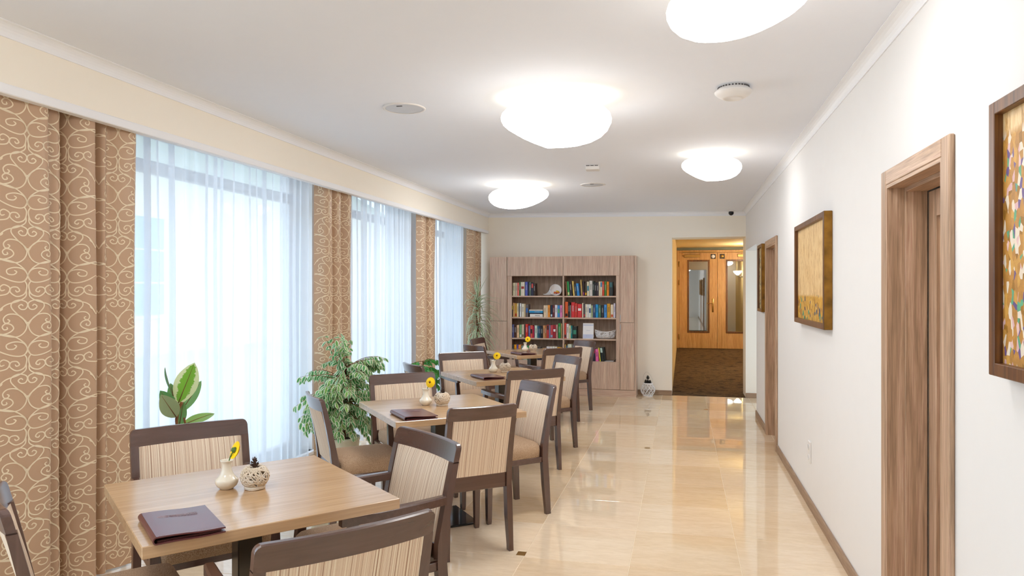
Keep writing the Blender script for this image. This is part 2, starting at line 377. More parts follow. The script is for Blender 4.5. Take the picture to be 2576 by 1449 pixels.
# curtain box (valance) and coves
va = empty('trim_1', (0, 0, 0), kind='structure')
VX = -2.9; VZ = 2.385
box('valance_board', VX - .03, VX, REAR, BACK, VZ + .01, cz(VX), M['wall_back'], va)
box('valance_lip', VX - .045, VX + .006, REAR, BACK, VZ, VZ + .045, M['white'], va, .004)
def cove(name, p0, p1, inward):                      # a quarter-hollow plaster cove
    c = MB(); n = Vector(inward); r = .045; prof = [(0, 0), (0, -r - .012), (.006, -r - .012)]
    for i in range(6):
        a = i / 5 * pi / 2; prof.append((.006 + r * (1 - cos(a)) * 1., -r - .004 + r * sin(a) * 1.))
    prof += [(r + .012, -.004), (r + .012, 0)]
    R = [[tuple(Vector(p) + n * q[0] + Vector((0, 0, q[1]))) for q in prof] for p in (p0, p1)]
    o = c.loft(R).build(name, M['white']); return struct('', o)
cove('trim_2', (VX, REAR, cz(VX)), (VX, BACK, cz(VX)), (1, 0, 0))
cove('trim_3', (RW, REAR, cz(RW)), (RW, BACK, cz(RW)), (-1, 0, 0))
cove('trim_4', (VX, BACK, cz(VX)), (RW, BACK, cz(RW)), (0, -1, 0))
bb = MB()
for a, b in ((REAR, 2.615), (3.445, 7.105), (8.015, OP[0])): bb.box(RW - .014, RW, a, b, 0, .07, .003)
struct('', bb.build('baseboard_right', M['base']))
bb = MB().box(-.636, HX0, BACK - .014, BACK, 0, .07, .003).box(HX1, 2.2, BACK - .014, BACK, 0, .07, .003).box(LW, -2.79, BACK - .014, BACK, 0, .07, .003)
bb.box(HX1 + .0, HX1 + .012, BACK - .02, BACK, 0, .07, .003)
struct('', bb.build('baseboard_back', M['base_x']))
def door(n, D, inner):
    e = empty('door_%d' % n, (RW, (D[0] + D[1]) / 2, 0), 0, kind='structure'); h = (D[1] - D[0]) / 2; c = .072
    for s in (-1, 1):
        a, b = sorted((s * h, s * (h + c))); box('casing', -.02, 0, a, b, 0, DH + .065, M['door'], e, .004)
        a, b = sorted((s * (h - .014), s * h)); box('jamb', -.018, .05, a, b, 0, DH, M['door'], e)
        a, b = sorted((s * (h - .03), s * h)); box('jamb', .05, .135, a, b, 0, DH, M['door'], e, .002)
    box('casing', -.02, 0, -h, h, DH, DH + .065, M['door_y'], e, .004)
    box('head_jamb', -.018, .05, -h + .014, h - .014, DH - .014, DH, M['door_y'], e); box('head_jamb', .05, .135, -h + .03, h - .03, DH - .032, DH, M['door_y'], e, .002)
    lf = MB(); w2 = h - .033; L0, L1 = .138, .18; Z1 = DH - .036; r0 = .09
    lf.box(L0, L1, -w2, -w2 + r0, .008, Z1, .002).box(L0, L1, w2 - r0, w2, .008, Z1, .002).box(L0, L1, -w2 + r0, w2 - r0, Z1 - .11, Z1, .002).box(L0, L1, -w2 + r0, w2 - r0, .008, .2, .002)
    d = lf.build('door_leaf', M['door'], e)
    box('recessed_panel', L0 + .018, L1, -w2 + r0, w2 - r0, .2, Z1 - .11, M['door'], d)
    hd = MB().box(L0 - .008, L0, -w2 + .05, -w2 + .085, .93, 1.12, .003).tube([(L0, -w2 + .067, 1.06), (L0 - .05, -w2 + .067, 1.06), (L0 - .055, -w2 + .09, 1.06), (L0 - .055, -w2 + .19, 1.06)], .008, 8)
    hd.build('door_handle', M['steel'], d, True)
door(1, D1, 0); door(2, D2, 0)

# ------------------------------------------------------------------ the hall beyond the doorway
HY0, HY1, HR = BACK + WT, 19.25, 1.9
struct('', box('floor_hall', HX0, HR, BACK, HY1 + 2.4, -.2, .002, M['carpet']))
struct('', box('wall_hall_left', HX0 - .15, HX0, HY0, HY1 + 2.4, 0, CEIL, M['hall_wall']))
struct('', box('wall_hall_right', HR, HR + .15, HY0, HY1 + 2.4, 0, CEIL, M['hall_wall']))
struct('', box('ceiling_hall', HX0 - .15, HR + .15, HY0, HY1 + 2.4, CEIL - .03, CEIL + .1, M['hall_wall']))
struct('', box('wall_hall_end', HX0, HR, HY1 + 2.2, HY1 + 2.4, 0, CEIL, M['dim']))
e = empty('door_3', (HX0, HY1, 0), 0, kind='structure')
fw = HR - HX0
f = MB().box(0, .06, 0, .1, 0, 2.56, .004).box(fw - .06, fw, 0, .1, 0, 2.56, .004).box(.06, fw - .06, 0, .1, 2.5, 2.56, .004)
f.build('door_frame', M['hall_oak'], e)
box('transom_panel', .0, fw, .03, .09, 2.56, CEIL - .03, M['dim'], e)
lw = (fw - .12) / 2
for q in range(2):
    x0 = .06 + q * lw + .003; x1 = x0 + lw - .006; H = 2.495; px0, px1, pz0, pz1 = x0 + .24, x1 - .22, .44, 2.28
    lf = MB().box(x0, px0, 0, .05, .008, H, .003).box(px1, x1, 0, .05, .008, H, .003).box(px0, px1, 0, .05, .008, pz0, .003).box(px0, px1, 0, .05, pz1, H, .003)
    d = lf.build('door_leaf', M['hall_oak'], e)
    bd = MB()
    for a in ((px0 - .03, px0 + .012, pz0 - .03, pz1 + .03), (px1 - .012, px1 + .03, pz0 - .03, pz1 + .03)): bd.box(a[0], a[1], -.012, .01, a[2], a[3], .004)
    bd.box(px0 + .012, px1 - .012, -.012, .01, pz0 - .03, pz0 + .012, .004).box(px0 + .012, px1 - .012, -.012, .01, pz1 - .012, pz1 + .03, .004)
    bd.build('glazing_bead', M['frame'], d); box('pane', px0 - .002, px1 + .002, .02, .026, pz0 - .002, pz1 + .002, M['doorglass'], d)
    xm = x1 - .1 if q == 0 else x0 + .12
    box('magnet_plate', xm - .06, xm + .06, -.008, 0, H - .16, H - .04, M['black'], d, .004)
    MB().lathe([(.0001, .02), (.042, .02), (.046, .01), (.046, 0)], 20, Matrix.Translation((xm, -.008, H - .10)) @ Matrix.Rotation(pi / 2, 4, 'X')).build('magnet_disc', M['card'] if q == 0 else M['brass'], d, True)
    cx0 = x0 + .13 if q == 0 else x0 + .5
    box('door_closer', cx0, cx0 + .4, -.05, 0, H - .12, H - .05, M['brass'], d, .006)
    box('closer_rail', cx0 - .05, x1 - .02, -.03, 0, H + .01, H + .03, M['brass'], d, .002)
    if q == 0:
        MB().box(x1 - .13, x1 - .09, -.01, 0, .95, 1.3, .004).tube([(x1 - .11, -.01, 1.18), (x1 - .11, -.05, 1.18), (x1 - .14, -.055, 1.18), (x1 - .25, -.055, 1.18)], .01, 8).build('door_handle', M['brass'], d, True)
        for z in (.3, 1.72, 2.2): MB().lathe([(.014, z - .07), (.014, z + .07)], 10, Matrix.Translation((x0 - .005, -.012, 0)), True).build('hinge', M['brass'], d, True)
def sconce(y):
    s = empty('wall_sconce', (HR, y, 2.02), 0, 'bowl shaped uplighter sconce on the hall wall' if y < 14.5 else 'second bowl shaped sconce farther down the hall', 'wall lamp')
    MB().lathe([(.035, 0), (.06, .03), (.1, .07), (.13, .12), (.125, .122), (.09, .075), (.0001, .04)], 24, Matrix.Translation((-.15, 0, 0))).build('glass_bowl', M['sconce'], s, True)
    MB().tube([(0, 0, -.05), (-.06, 0, -.07), (-.13, 0, -.04), (-.15, 0, 0)], .012, 8).lathe([(.03, -.02), (.036, .005)], 12, Matrix.Translation((-.15, 0, 0))).build('bracket', M['bronze'], s, True)
    MB().lathe([(.045, 0), (.05, .015), (.0001, .02)], 16, Matrix.Translation((0, 0, -.05)) @ Matrix.Rotation(-pi / 2, 4, 'Y')).build('wall_plate', M['bronze'], s, True)
sconce(14.1); sconce(17.9)

# ------------------------------------------------------------------ outside the windows
struct('', box('ground_outside', -60, LW - .35, -30, 60, -.3, -.12, M['ground']))
ho = empty('house', (-13, 0, 0), 0, 'pale rendered house seen faintly through the voile curtains', 'building')
box('wall', -6, 0, 4, 30, -.12, 4.6, M['render'], ho)
MB().add([(-6.4, 3.6, 4.6), (.4, 3.6, 4.6), (.4, 30.4, 4.6), (-6.4, 30.4, 4.6), (-3, 3.6, 6.6), (-3, 30.4, 6.6)], [(0, 1, 4), (1, 2, 5, 4), (2, 3, 5), (3, 0, 4, 5), (0, 3, 2, 1)]).build('roof', plain('grey_green_roof', '9aa08c', .8), ho)
for y in (10.4, 14.4):
    wf = box('window', 0, .04, y, y + 1.5, .8, 3.4, M['white'], ho)
    for r in range(3):
        for c2 in range(2): box('pane', .035, .05, y + .1 + c2 * .67, y + .73 + c2 * .67, .9 + r * .83, 1.68 + r * .83, M['pane_far'], wf)

# ------------------------------------------------------------------ curtains
SCR = [[(5,660),(20,600),(90,520),(150,430),(140,370),(80,340),(20,360),(2,400),(20,450),(60,455),(85,420),(60,395),(42,415)],
 [(5,610),(12,690),(45,755),(100,790),(180,780),(300,738)],
 [(8,640),(50,560),(110,515),(180,515),(220,560),(210,612),(180,615),(165,590),(185,572)],
 [(300,772),(180,740),(130,690),(150,640),(200,625),(230,660),(215,697),(185,690),(190,665)],
 [(300,738),(180,765),(95,805),(25,880),(3,960),(40,1020),(110,1025),(200,990),(300,925)],
 [(20,1000),(3,940),(40,870),(120,850),(190,880),(182,930),(130,937),(102,905),(125,885)],
 [(30,1010),(8,1070),(30,1170),(100,1203),(160,1150),(150,1095),(100,1090),(75,1130),(100,1148),(114,1125)],
 [(300,1196),(190,1172),(165,1100),(215,1060),(252,1090),(240,1132),(208,1122)],
 [(14,1130),(20,1205),(90,1262),(190,1300),(250,1360),(300,1452)],
 [(262,1380),(235,1362),(228,1340)]]
SPL = [spline([(a * .00045, -(b - 340) * .000375, 0) for a, b in c], 6) for c in SCR]
def drape(pts, z0, z1, name, label, cat, group, mat, scroll=True, rows=10, ds=.012, sway=.012, seed=0, width=.0028):
    P = spline([(x, y, 0) for x, y in pts], 14)
    L = [0.]
    for a, b in zip(P, P[1:]): L.append(L[-1] + (b - a).length)
    n = max(int(L[-1] / ds), 8); Q = []; i = 0
    for q in range(n + 1):
        s = L[-1] * q / n
        while i < len(P) - 2 and L[i + 1] < s: i += 1
        t = (s - L[i]) / max(L[i + 1] - L[i], 1e-9); Q.append(P[i].lerp(P[i + 1], min(t, 1)))
    TN = [(Q[min(q + 1, n)] - Q[max(q - 1, 0)]).normalized() for q in range(n + 1)]
    NR = [Vector((t.y, -t.x, 0)) for t in TN]
    def at(s, z, off=0.):
        f = min(max(s / L[-1] * n, 0), n - 1e-6); q = int(f); t = f - q
        p = Q[q].lerp(Q[q + 1], t); nn = NR[q].lerp(NR[q + 1], t).normalized()
        k2 = 1 - (z - z0) / (z1 - z0)
        p = p + nn * (sway * k2 * sin(s * 9 + seed) + sway * .4 * sin(z * 3 + s * 4 + seed)) + nn * off
        return (p.x, p.y, z)
    V = []; F = []
    for r in range(rows + 1):
        z = z0 + (z1 - z0) * r / rows
        V += [at(L[-1] * q / n, z) for q in range(n + 1)]
    for r in range(rows):
        for q in range(n):
            a = r * (n + 1) + q; F.append((a, a + 1, a + n + 2, a + n + 1))
    if scroll:
        e = empty(name, (0, 0, 0), 0, label, cat, group); o = obj('cloth_panel', V, F, mat, e, True)
        R = MB(); PW, PH = .27, .34
        for ci in range(-1, int(L[-1] / PW) + 2):
            for mir in (1, -1):
                for ri in range(-1, int((z1 - z0) / PH) + 2):
                    u0 = .05 + ci * PW + seed * .03; v0 = z1 - ri * PH - (PH / 2 if False else 0)
                    for C in SPL:
                        pts2 = [(u0 + mir * p.x, v0 + p.y) for p in C]
                        if all(u < 0 or u > L[-1] or v < z0 or v > z1 for u, v in pts2): continue
                        run = []
                        for j, (u, v) in enumerate(pts2):
                            a = pts2[max(j - 1, 0)]; b = pts2[min(j + 1, len(pts2) - 1)]; tu, tv = b[0] - a[0], b[1] - a[1]; m_ = hypot(tu, tv) or 1
                            w_ = width * (1 if j < len(pts2) - 3 else .75)
                            if 0.004 < u < L[-1] - .004 and z0 + .005 < v < z1 - .002:
                                run.append((at(u - tv / m_ * w_, v + tu / m_ * w_, .0016), at(u + tv / m_ * w_, v - tu / m_ * w_, .0016)))
                            else:
                                if len(run) > 1: R.loft([list(x) for x in run], False, False)
                                run = []
                        if len(run) > 1: R.loft([list(x) for x in run], False, False)
        R.build('scroll_pattern', M['scroll'], e, True)
        return e
    o = obj(name, V, F, mat, None, True); return tag(o, label, cat, group)
def folds(y0, y1, x, amp, n, seed, irr=.3):
    rr = random.Random(seed); P = []; m = 2 * n
    for i in range(m + 1):
        t = i / m; P.append((x + amp * (1 if i % 2 else -1) * (1 - irr * rr.random()), y0 + (y1 - y0) * t + (rr.random() - .5) * irr * (y1 - y0) / m))
    return P
ZC = VZ + .11
drape([(-3.10, 2.1), (-3.06, 2.3), (-3.01, 2.5), (-2.965, 2.66), (-2.935, 2.76), (-2.935, 2.80), (-2.955, 2.82)], .015, ZC, 'curtain', 'tan scroll patterned curtain panel nearest the camera, lit flat and pale', 'curtain', 'patterned curtains', M['drape'], seed=1, rows=14)
drape([(-3.0, 2.80), (-2.99, 2.86), (-2.985, 2.91), (-3.10, 2.935), (-3.11, 2.955), (-3.0, 2.975), (-2.955, 3.01), (-2.94, 3.06), (-2.955, 3.10), (-3.08, 3.115), (-3.07, 3.15), (-2.985, 3.19), (-3.01, 3.235), (-2.985, 3.27), (-2.965, 3.32), (-2.955, 3.37), (-2.975, 3.405)], .015, ZC, 'curtain', 'tan scroll patterned curtain in deep folds beside the first sheer', 'curtain', 'patterned curtains', M['drape'], seed=2, rows=14, sway=.008)
drape([(-3.09, 5.60), (-3.0, 5.64), (-2.985, 5.74), (-3.07, 5.79), (-2.99, 5.83), (-2.985, 5.9), (-3.06, 5.95), (-2.97, 6.02), (-2.985, 6.1)], .015, ZC, 'curtain', 'tan scroll patterned curtain behind the bushy variegated fig', 'curtain', 'patterned curtains', M['drape'], seed=3, rows=14)
drape([(-3.06, 7.95), (-2.98, 8.0), (-3.0, 8.14), (-3.08, 8.2), (-2.98, 8.24), (-2.97, 8.34), (-2.99, 8.42)], .015, ZC, 'curtain', 'tan scroll patterned curtain between second and third sheer', 'curtain', 'patterned curtains', M['drape'], seed=4, rows=12)
drape([(-3.06, 9.98), (-2.98, 10.05), (-2.99, 10.2), (-3.06, 10.26), (-2.98, 10.32), (-2.98, 10.42), (-3.05, 10.47), (-3.0, 10.54)], .015, ZC, 'curtain', 'tan scroll patterned curtain in the corner behind the dragon tree', 'curtain', 'patterned curtains', M['drape'], seed=5, rows=12)
for q, (a, b, lab) in enumerate(((3.3, 5.6, 'white voile sheer behind the rubber plant, widest of the sheers'), (6.06, 8.0, 'white voile sheer behind the bushy fig, between two patterned curtains'), (8.4, 10.05, 'white voile sheer nearest the bookcase wall'))):
    drape(folds(a, b, -3.14, .042, int((b - a) / .1), 31 + q, .75), .02, ZC, 'sheer_curtain', lab, 'curtain', 'sheer curtains', M['sheer'], False, 3, .014, .01, q)

# ------------------------------------------------------------------ tables
def make_table():
    e = empty('dining_table', (0, 0, 0)); h = .43
    box('tabletop', -h, h, -h, h, .711, .75, M['table'], e, .0025)
    box('column', -.045, .045, -.045, .045, .012, .70, M['bronze'], e, .004)
    box('mounting_plate', -.2, .2, -.2, .2, .70, .711, M['bronze'], e, .002)
    box('base_plate', -.2, .2, -.2, .2, 0, .014, M['bronze_p'], e, .003)
    return e
TB = [(-1.6235, 2.432, 49.6), (-1.570, 4.507, 39.6), (-1.62, 6.37, 39.4), (-1.83, 8.76, 40)]
TN_ = ['table with edge reeded corner nearest the camera', '', '', '']
TL = ['square oak topped table nearest the camera with embossed menu', 'square oak topped table beside the bushy variegated fig', 'square oak topped table between the fig table and the bookcase table', 'square oak topped table nearest the bookcase']
tp = make_table()
for i, (x, y, a) in enumerate(TB):
    t = tp if i == 0 else dup(tp)
    t.location = (x, y, 0); t.rotation_euler = (0, 0, radians(a)); tag(t, TL[i], 'table', 'dining tables along the windows')

# ------------------------------------------------------------------ chairs (local +Y is the way the sitter faces)
def back_y(z): return -.205 - (max(z - .42, 0) / .44) ** 1.25 * .085 if z > .42 else -.205 - (.42 - z) / .42 * .03
def make_chair(name, W, arms):
    e = empty(name, (0, 0, 0)); st = .034
    sag = lambda x: -.028 * (1 - (x / W) ** 2)
    for s in (-1, 1):                                 # back leg runs up as the side of the back
        R = []
        for z in (0, .03, .2, .38, .46, .56, .68, .795):
            yc = back_y(z); d = .019 if z < .1 else (.023 if z < .5 else .019 - .004 * (z - .5) / .3)
            wi = st * (.8 if z < .1 else 1)
            x1 = s * W; x0 = s * (W - wi)
            R.append([(x0, yc - d, z), (x1, yc - d, z), (x1, yc + d, z), (x0, yc + d, z)] if s > 0 else [(x1, yc - d, z), (x0, yc - d, z), (x0, yc + d, z), (x1, yc + d, z)])
        MB().loft(R).build('back_leg', M['dark_z'], e)
    fx = W - (.0 if arms else .012); fy = .235
    for s in (-1, 1):
        R = []
        zs = [(0, .013, 0), (.02, .015, 0), (.37, .0205, 0)]
        if arms: zs += [(.5, .019, -.012), (.625, .0165, -.035)]
        for z, hw, dy in zs:
            cx_ = s * (fx - .02); R.append([(cx_ - hw, fy - .02 + dy - hw, z), (cx_ + hw, fy - .02 + dy - hw, z), (cx_ + hw, fy - .02 + dy + hw, z), (cx_ - hw, fy - .02 + dy + hw, z)])
        MB().loft(R).build('front_leg', M['dark_z'], e)
        if arms:                                      # flat arm rest, swept slightly outward
            R = []
            for t in range(7):
                u = t / 6; y = back_y(.635) + .01 + (fy - .01 - back_y(.635)) * u; hw = .017 + .004 * sin(pi * u); xx = s * (W - .017 + .012 * sin(pi * u)); z = .642 - .004 * u
                R.append([(xx - hw, y, z - .017), (xx + hw, y, z - .017), (xx + hw, y, z + .013), (xx + hw - .006, y, z + .019), (xx - hw + .006, y, z + .019), (xx - hw, y, z + .013)])
            MB().loft(R).build('armrest', M['dark'], e)
    f = MB(); zi0, zi1 = .355, .392
    f.box(-W + .03, W - .03, fy - .032, fy - .008, zi0, zi1, .003)
    for s in (-1, 1): f.box(*(sorted((s * (W - .008), s * (W - .032)))), -.2, fy - .03, zi0, zi1, .003)
    f.build('seat_frame', M['dark'], e)
    box('back_rail', -W + st, W - st, back_y(.42) - .015, back_y(.42) + .012, .37, .462, M['dark'], e, .003)
    # seat cushion, domed with soft edges
    R = []; hx, y0, y1 = W - (.036 if arms else .012), -.185, fy + .008
    def ring(inx, z, rc=.035):
        out = []; a, b0, b1 = hx - inx, y0 + inx * .3, y1 - inx
        for (sx, sy, st0) in ((1, 1, 0), (-1, 1, 90), (-1, -1, 180), (1, -1, 270)):
            cx_, cy_ = sx * (a - rc), (b1 - rc) if sy > 0 else (b0 + rc)
            for q in range(4):
                an = radians(st0 + q * 30); out.append((cx_ + rc * cos(an), cy_ + rc * sin(an), z))
        return out
    R = [ring(.004, .388), ring(-.001, .395), ring(-.003, .44), ring(.001, .462), ring(.012, .476), ring(.04, .487, .04), ring(.1, .493, .05)]
    MB().loft(R).build('seat', M['seat'], e, True)
    # upholstered back pad
    nx, nz = 12, 8; P = MB(); Vf = []; Vb = []; xw = W - st + .001
    for r in range(nz + 1):
        z = .455 + (.791 - .455) * r / nz
        for c in range(nx + 1):
            x = -xw + 2 * xw * c / nx; ed = min(c, nx - c) / 2; er = min(r, nz - r) / 1.5
            bl = .005 + .011 * min(1, ed) * min(1, er + .2); bb_ = .003 + .0015 * min(1, ed)
            hgt = (z - .455) / .345; y = back_y(z) + sag(x) * hgt
            Vf.append((x, y + .008 + bl, z)); Vb.append((x, y - .008 - bb_, z))
    n = nx + 1; F = []; o_ = len(Vf)
    for r in range(nz):
        for c in range(nx):
            a = r * n + c; F.append((a, a + n, a + n + 1, a + 1)); F.append((o_ + a, o_ + a + 1, o_ + a + n + 1, o_ + a + n))
    side = [[r * n for r in range(nz + 1)], [c + nz * n for c in range(nx + 1)], [r * n + nx for r in range(nz, -1, -1)], list(range(nx, -1, -1))]
    VV = Vf + Vb; base_ = len(VV)
    for L_ in side:                                   # the boxed edge has its own corners so that it stays crisp
        b0 = len(VV); VV += [VV[i] for i in L_] + [VV[o_ + i] for i in L_]; m_ = len(L_)
        for i in range(m_ - 1): F.append((b0 + i, b0 + m_ + i, b0 + m_ + i + 1, b0 + i + 1))
    Vf, Vb = VV, []
    for r in range(0): F.append((r * n, o_ + r * n, o_ + r * n + n, r * n + n)); F.append((r * n + nx, r * n + nx + n, o_ + r * n + nx + n, o_ + r * n + nx))
    for c in range(0): F.append((nz * n + c, o_ + nz * n + c, o_ + nz * n + c + 1, nz * n + c + 1)); F.append((c, c + 1, o_ + c + 1, o_ + c))
    obj('back_pad', Vf + Vb, F, M['stripe'], e, True)
    # curved top rail with rounded shoulders
    R = []; N = 28; rr = .022; z0, z1 = .79, .868
    for i in range(N + 1):
        x = -W + 2 * W * (.5 - .5 * cos(pi * i / N)); dx = W - abs(x)
        top = z1 - (rr - math.sqrt(max(rr * rr - (rr - min(dx, rr)) ** 2, 0)))
        y = sag(x); ya, yb = back_y(z0) + y, back_y(z1) + y; t = .0135
        ym = ya + (yb - ya) * (top - z0) / (z1 - z0)
        R.append([(x, ya - t, z0), (x, ya + t, z0), (x, ym + t, top - .004), (x, ym + t - .005, top), (x, ym - t + .005, top), (x, ym - t, top - .004)])
    MB().loft(R).build('top_rail', M['dark'], e)
    return e
ca, cs = make_chair('armchair', .265, True), make_chair('side_chair', .212, False)
def lab(kind, x): return 'dark %s %s' % (kind, x)
t1 = TB[0]; dm = (t1[0] + .755 * cos(radians(229.6)), t1[1] + .755 * sin(radians(229.6)))
CH = [(1, -2.325, 3.022, -40.4, 'behind the nearest table, in front of the rubber plant'),
 (1, -1.125, 3.052, 230.5, 'on the aisle side of the nearest table, arm over its corner'),
 (1, -.903, 1.836, 139.6, 'its back to the camera at the nearest table'),
 (0, dm[0], dm[1], 49.6, 'cut off at the picture edge beside the flat pale curtain'),
 (0, -2.228, 4.06, 41, 'seat empty, in front of the bushy fig pot'),
 (1, -2.128, 5.24, -50.2, 'on the window side of the fig table'),
 (0, -.999, 4.97, 225, 'on the aisle, its blue sheened back facing the fig table'),
 (0, -1.102, 3.905, 129.8, 'its whole striped back to the camera at the fig table'),
 (0, -2.316, 5.961, 44, 'only its blue sheened top showing beside the small fig'),
 (1, -2.25, 7.185, -50.2, 'on the window side of the third table'),
 (0, -1.111, 7.048, 225, 'on the aisle at the third table from the camera'),
 (1, -1.177, 5.795, 130, 'its back to the camera at the third table'),
 (0, -2.412, 8.18, 51, 'on the near window side of the table by the bookcase'),
 (1, -2.70, 9.33, -3, 'half hidden under the dragon tree leaves'),
 (0, -1.235, 9.226, 225, 'in front of the bookcase lower door, farthest on the aisle'),
 (1, -1.317, 8.022, 135, 'its back to the camera at the table by the bookcase')]
used = set()
for arm, x, y, fa, lb in CH:
    src = ca if arm else cs; c = src if arm not in used else dup(src); used.add(arm)
    d = (cos(radians(fa)), sin(radians(fa))); c.location = (x + .285 * d[0], y + .285 * d[1], 0); c.rotation_euler = (0, 0, radians(fa - 90))
    tag(c, lab('armchair' if arm else 'side chair', lb), 'chair', 'armchairs round the tables' if arm else 'side chairs round the tables')

# ------------------------------------------------------------------ things on the tables
def make_vase():
    return MB().lathe([(.0001, .002), (.024, 0), (.027, .004), (.036, .012), (.0415, .022), (.0425, .03), (.0425, .036), (.0395, .040), (.032, .047), (.0245, .058), (.0195, .071), (.0175, .084), (.0178, .095), (.0205, .104), (.0245, .1085), (.0245, .111), (.022, .1115), (.017, .104), (.0145, .09), (.014, .06), (.0001, .05)], 32).build('bud_vase', M['vase'], None, True)
def make_flower():
    e = empty('gerbera', (0, 0, 0))
    MB().tube(spline([(0, 0, .02), (.004, 0, .07), (.012, 0, .112), (.022, 0, .135), (.032, 0, .15)], 4), .0024, 6).build('stem', M['stem'], e, True)
    hm = Matrix.Translation((.034, 0, .152))
    return e, hm
def flower(x, y, azi, tilt, face, lb):
    e, hm = make_flower(); e.location = (x, y, .75); e.rotation_euler = (0, 0, azi); tag(e, lb, 'flower', 'yellow gerberas in the vases')
    hm = hm @ Matrix.Rotation(face, 4, 'Z') @ Matrix.Rotation(tilt, 4, 'Y')
    P = MB()
    for ring_, (n, r0, r1, lift) in enumerate(((22, .006, .036, .002), (20, .006, .030, .007), (16, .005, .02, .011))):
        for i in range(n):
            a = 2 * pi * (i + ring_ * .37) / n; mm = hm @ Matrix.Rotation(a, 4, 'Z'); hw = .0048
            P.add([(r0, -.0015, lift), (r0, .0015, lift), ((r0 + r1) / 2, -hw, lift + .004), ((r0 + r1) / 2, hw, lift + .004), (r1 * .95, -hw * .8, lift + .001), (r1 * .95, hw * .8, lift + .001), (r1, 0, lift)], [(0, 2, 3, 1), (2, 4, 5, 3), (4, 6, 5)], mm)
    P.build('petals', M['petal'], e)
    MB().lathe([(.0001, .016), (.005, .0155), (.0075, .012), (.008, .006)], 14, hm).build('flower_eye', M['eye'], e, True)
    MB().lathe([(.0001, -.012), (.007, -.010), (.011, -.002), (.012, .002)], 14, hm).build('calyx', M['stem'], e, True)
def make_ball():
    e = empty('wicker_ball', (0, 0, 0)); rr = random.Random(5); P = MB()
    for i in range(46):
        ax = Vector((rr.gauss(0, 1), rr.gauss(0, 1), rr.gauss(0, .8))).normalized(); u = ax.orthogonal().normalized(); v2 = ax.cross(u); off = rr.uniform(-.45, .45); pts = []
        for j in range(15):
            t = 2 * pi * j / 14 * rr.uniform(.98, 1.0); p = (u * cos(t) + v2 * sin(t)) * math.sqrt(1 - off * off) + ax * off
            r = .0525 + rr.uniform(-.0015, .0015); z = p.z * .047 + .048
            if p.z > .8: r *= 1.0; z -= (p.z - .8) * .08
            pts.append((p.x * r, p.y * r, max(z, .006)))
        P.tube(pts, .0023, 5, False)
    P.build('woven_strands', M['twig'], e, True)
    B = MB()
    for z, r in ((.004, .036), (.009, .037)): B.tube([(r * cos(2 * pi * j / 20), r * sin(2 * pi * j / 20), z + .001 * sin(5 * j)) for j in range(21)], .0034, 6, False)
    B.build('base_ring', M['twig'], e, True); return e
def cone_mb(h, r, n, mtx=None):
    P = MB().lathe([(.0001, 0), (r * .35, h * .1), (r * .3, h * .6), (.0001, h * .95)], 8, mtx)
    for i in range(n):
        t = (i + .5) / n; a = i * 2.4; rad = r * (1 - .75 * t ** 2) * (.75 + .25 * min(1, t * 5)); z = h * (.08 + .85 * t); hw = rad * .36
        mm = (mtx or Matrix()) @ Matrix.Rotation(a, 4, 'Z')
        P.add([(rad * .25, 0, z), (rad * .8, -hw, z + h * .06), (rad, -hw * .3, z + h * .12), (rad, hw * .3, z + h * .12), (rad * .8, hw, z + h * .06), (rad * .75, 0, z - h * .02)], [(0, 1, 2, 3, 4), (0, 5, 1), (1, 5, 2), (2, 5, 3), (3, 5, 4), (4, 5, 0)], mm)
    return P
TW = ['on the nearest table', 'on the table beside the bushy fig', 'on the third table', 'on the table by the bookcase']
pv = make_vase(); pb = make_ball(); pc = cone_mb(.06, .021, 30).build('pine_cone', M['cone'])
VB = [((-1.721, 2.445), (-1.616, 2.472)), ((-1.674, 4.53), (-1.562, 4.54)), ((-1.728, 6.495), (-1.622, 6.525)), ((-1.926, 8.80), (-1.829, 8.82))]
FL = [(-.05, radians(112), 1.0, 'yellow gerbera seen edge on, in the vase on the nearest table'), (.1, radians(78), -1.85, 'yellow gerbera facing the camera, in the vase by the bushy fig'), (.3, radians(66), -1.8, 'yellow gerbera tilted upward, in the vase on the third table'), (0., radians(80), -1.7, 'yellow gerbera in the vase in front of the bookcase')]
for i, ((vx, vy), (bx, by)) in enumerate(VB):
    v = pv if i == 0 else dup(pv); v.location = (vx, vy, .75); tag(v, 'cream porcelain bud vase ' + TW[i], 'vase', 'bud vases on the tables')
    b = pb if i == 0 else dup(pb); b.location = (bx, by, .75); b.rotation_euler = (0, 0, i * 1.3); tag(b, 'whitewashed wicker ball with open top ' + TW[i], 'decoration', 'wicker balls on the tables')
    c = pc if i == 0 else dup(pc); c.location = (bx, by, .75 + .064); c.rotation_euler = (.06, .05 * i, i); tag(c, 'brown pine cone standing in the wicker ball ' + TW[i], 'pine cone', 'pine cones in the wicker balls')
    flower(vx, vy, FL[i][0], FL[i][1], FL[i][2], FL[i][3])
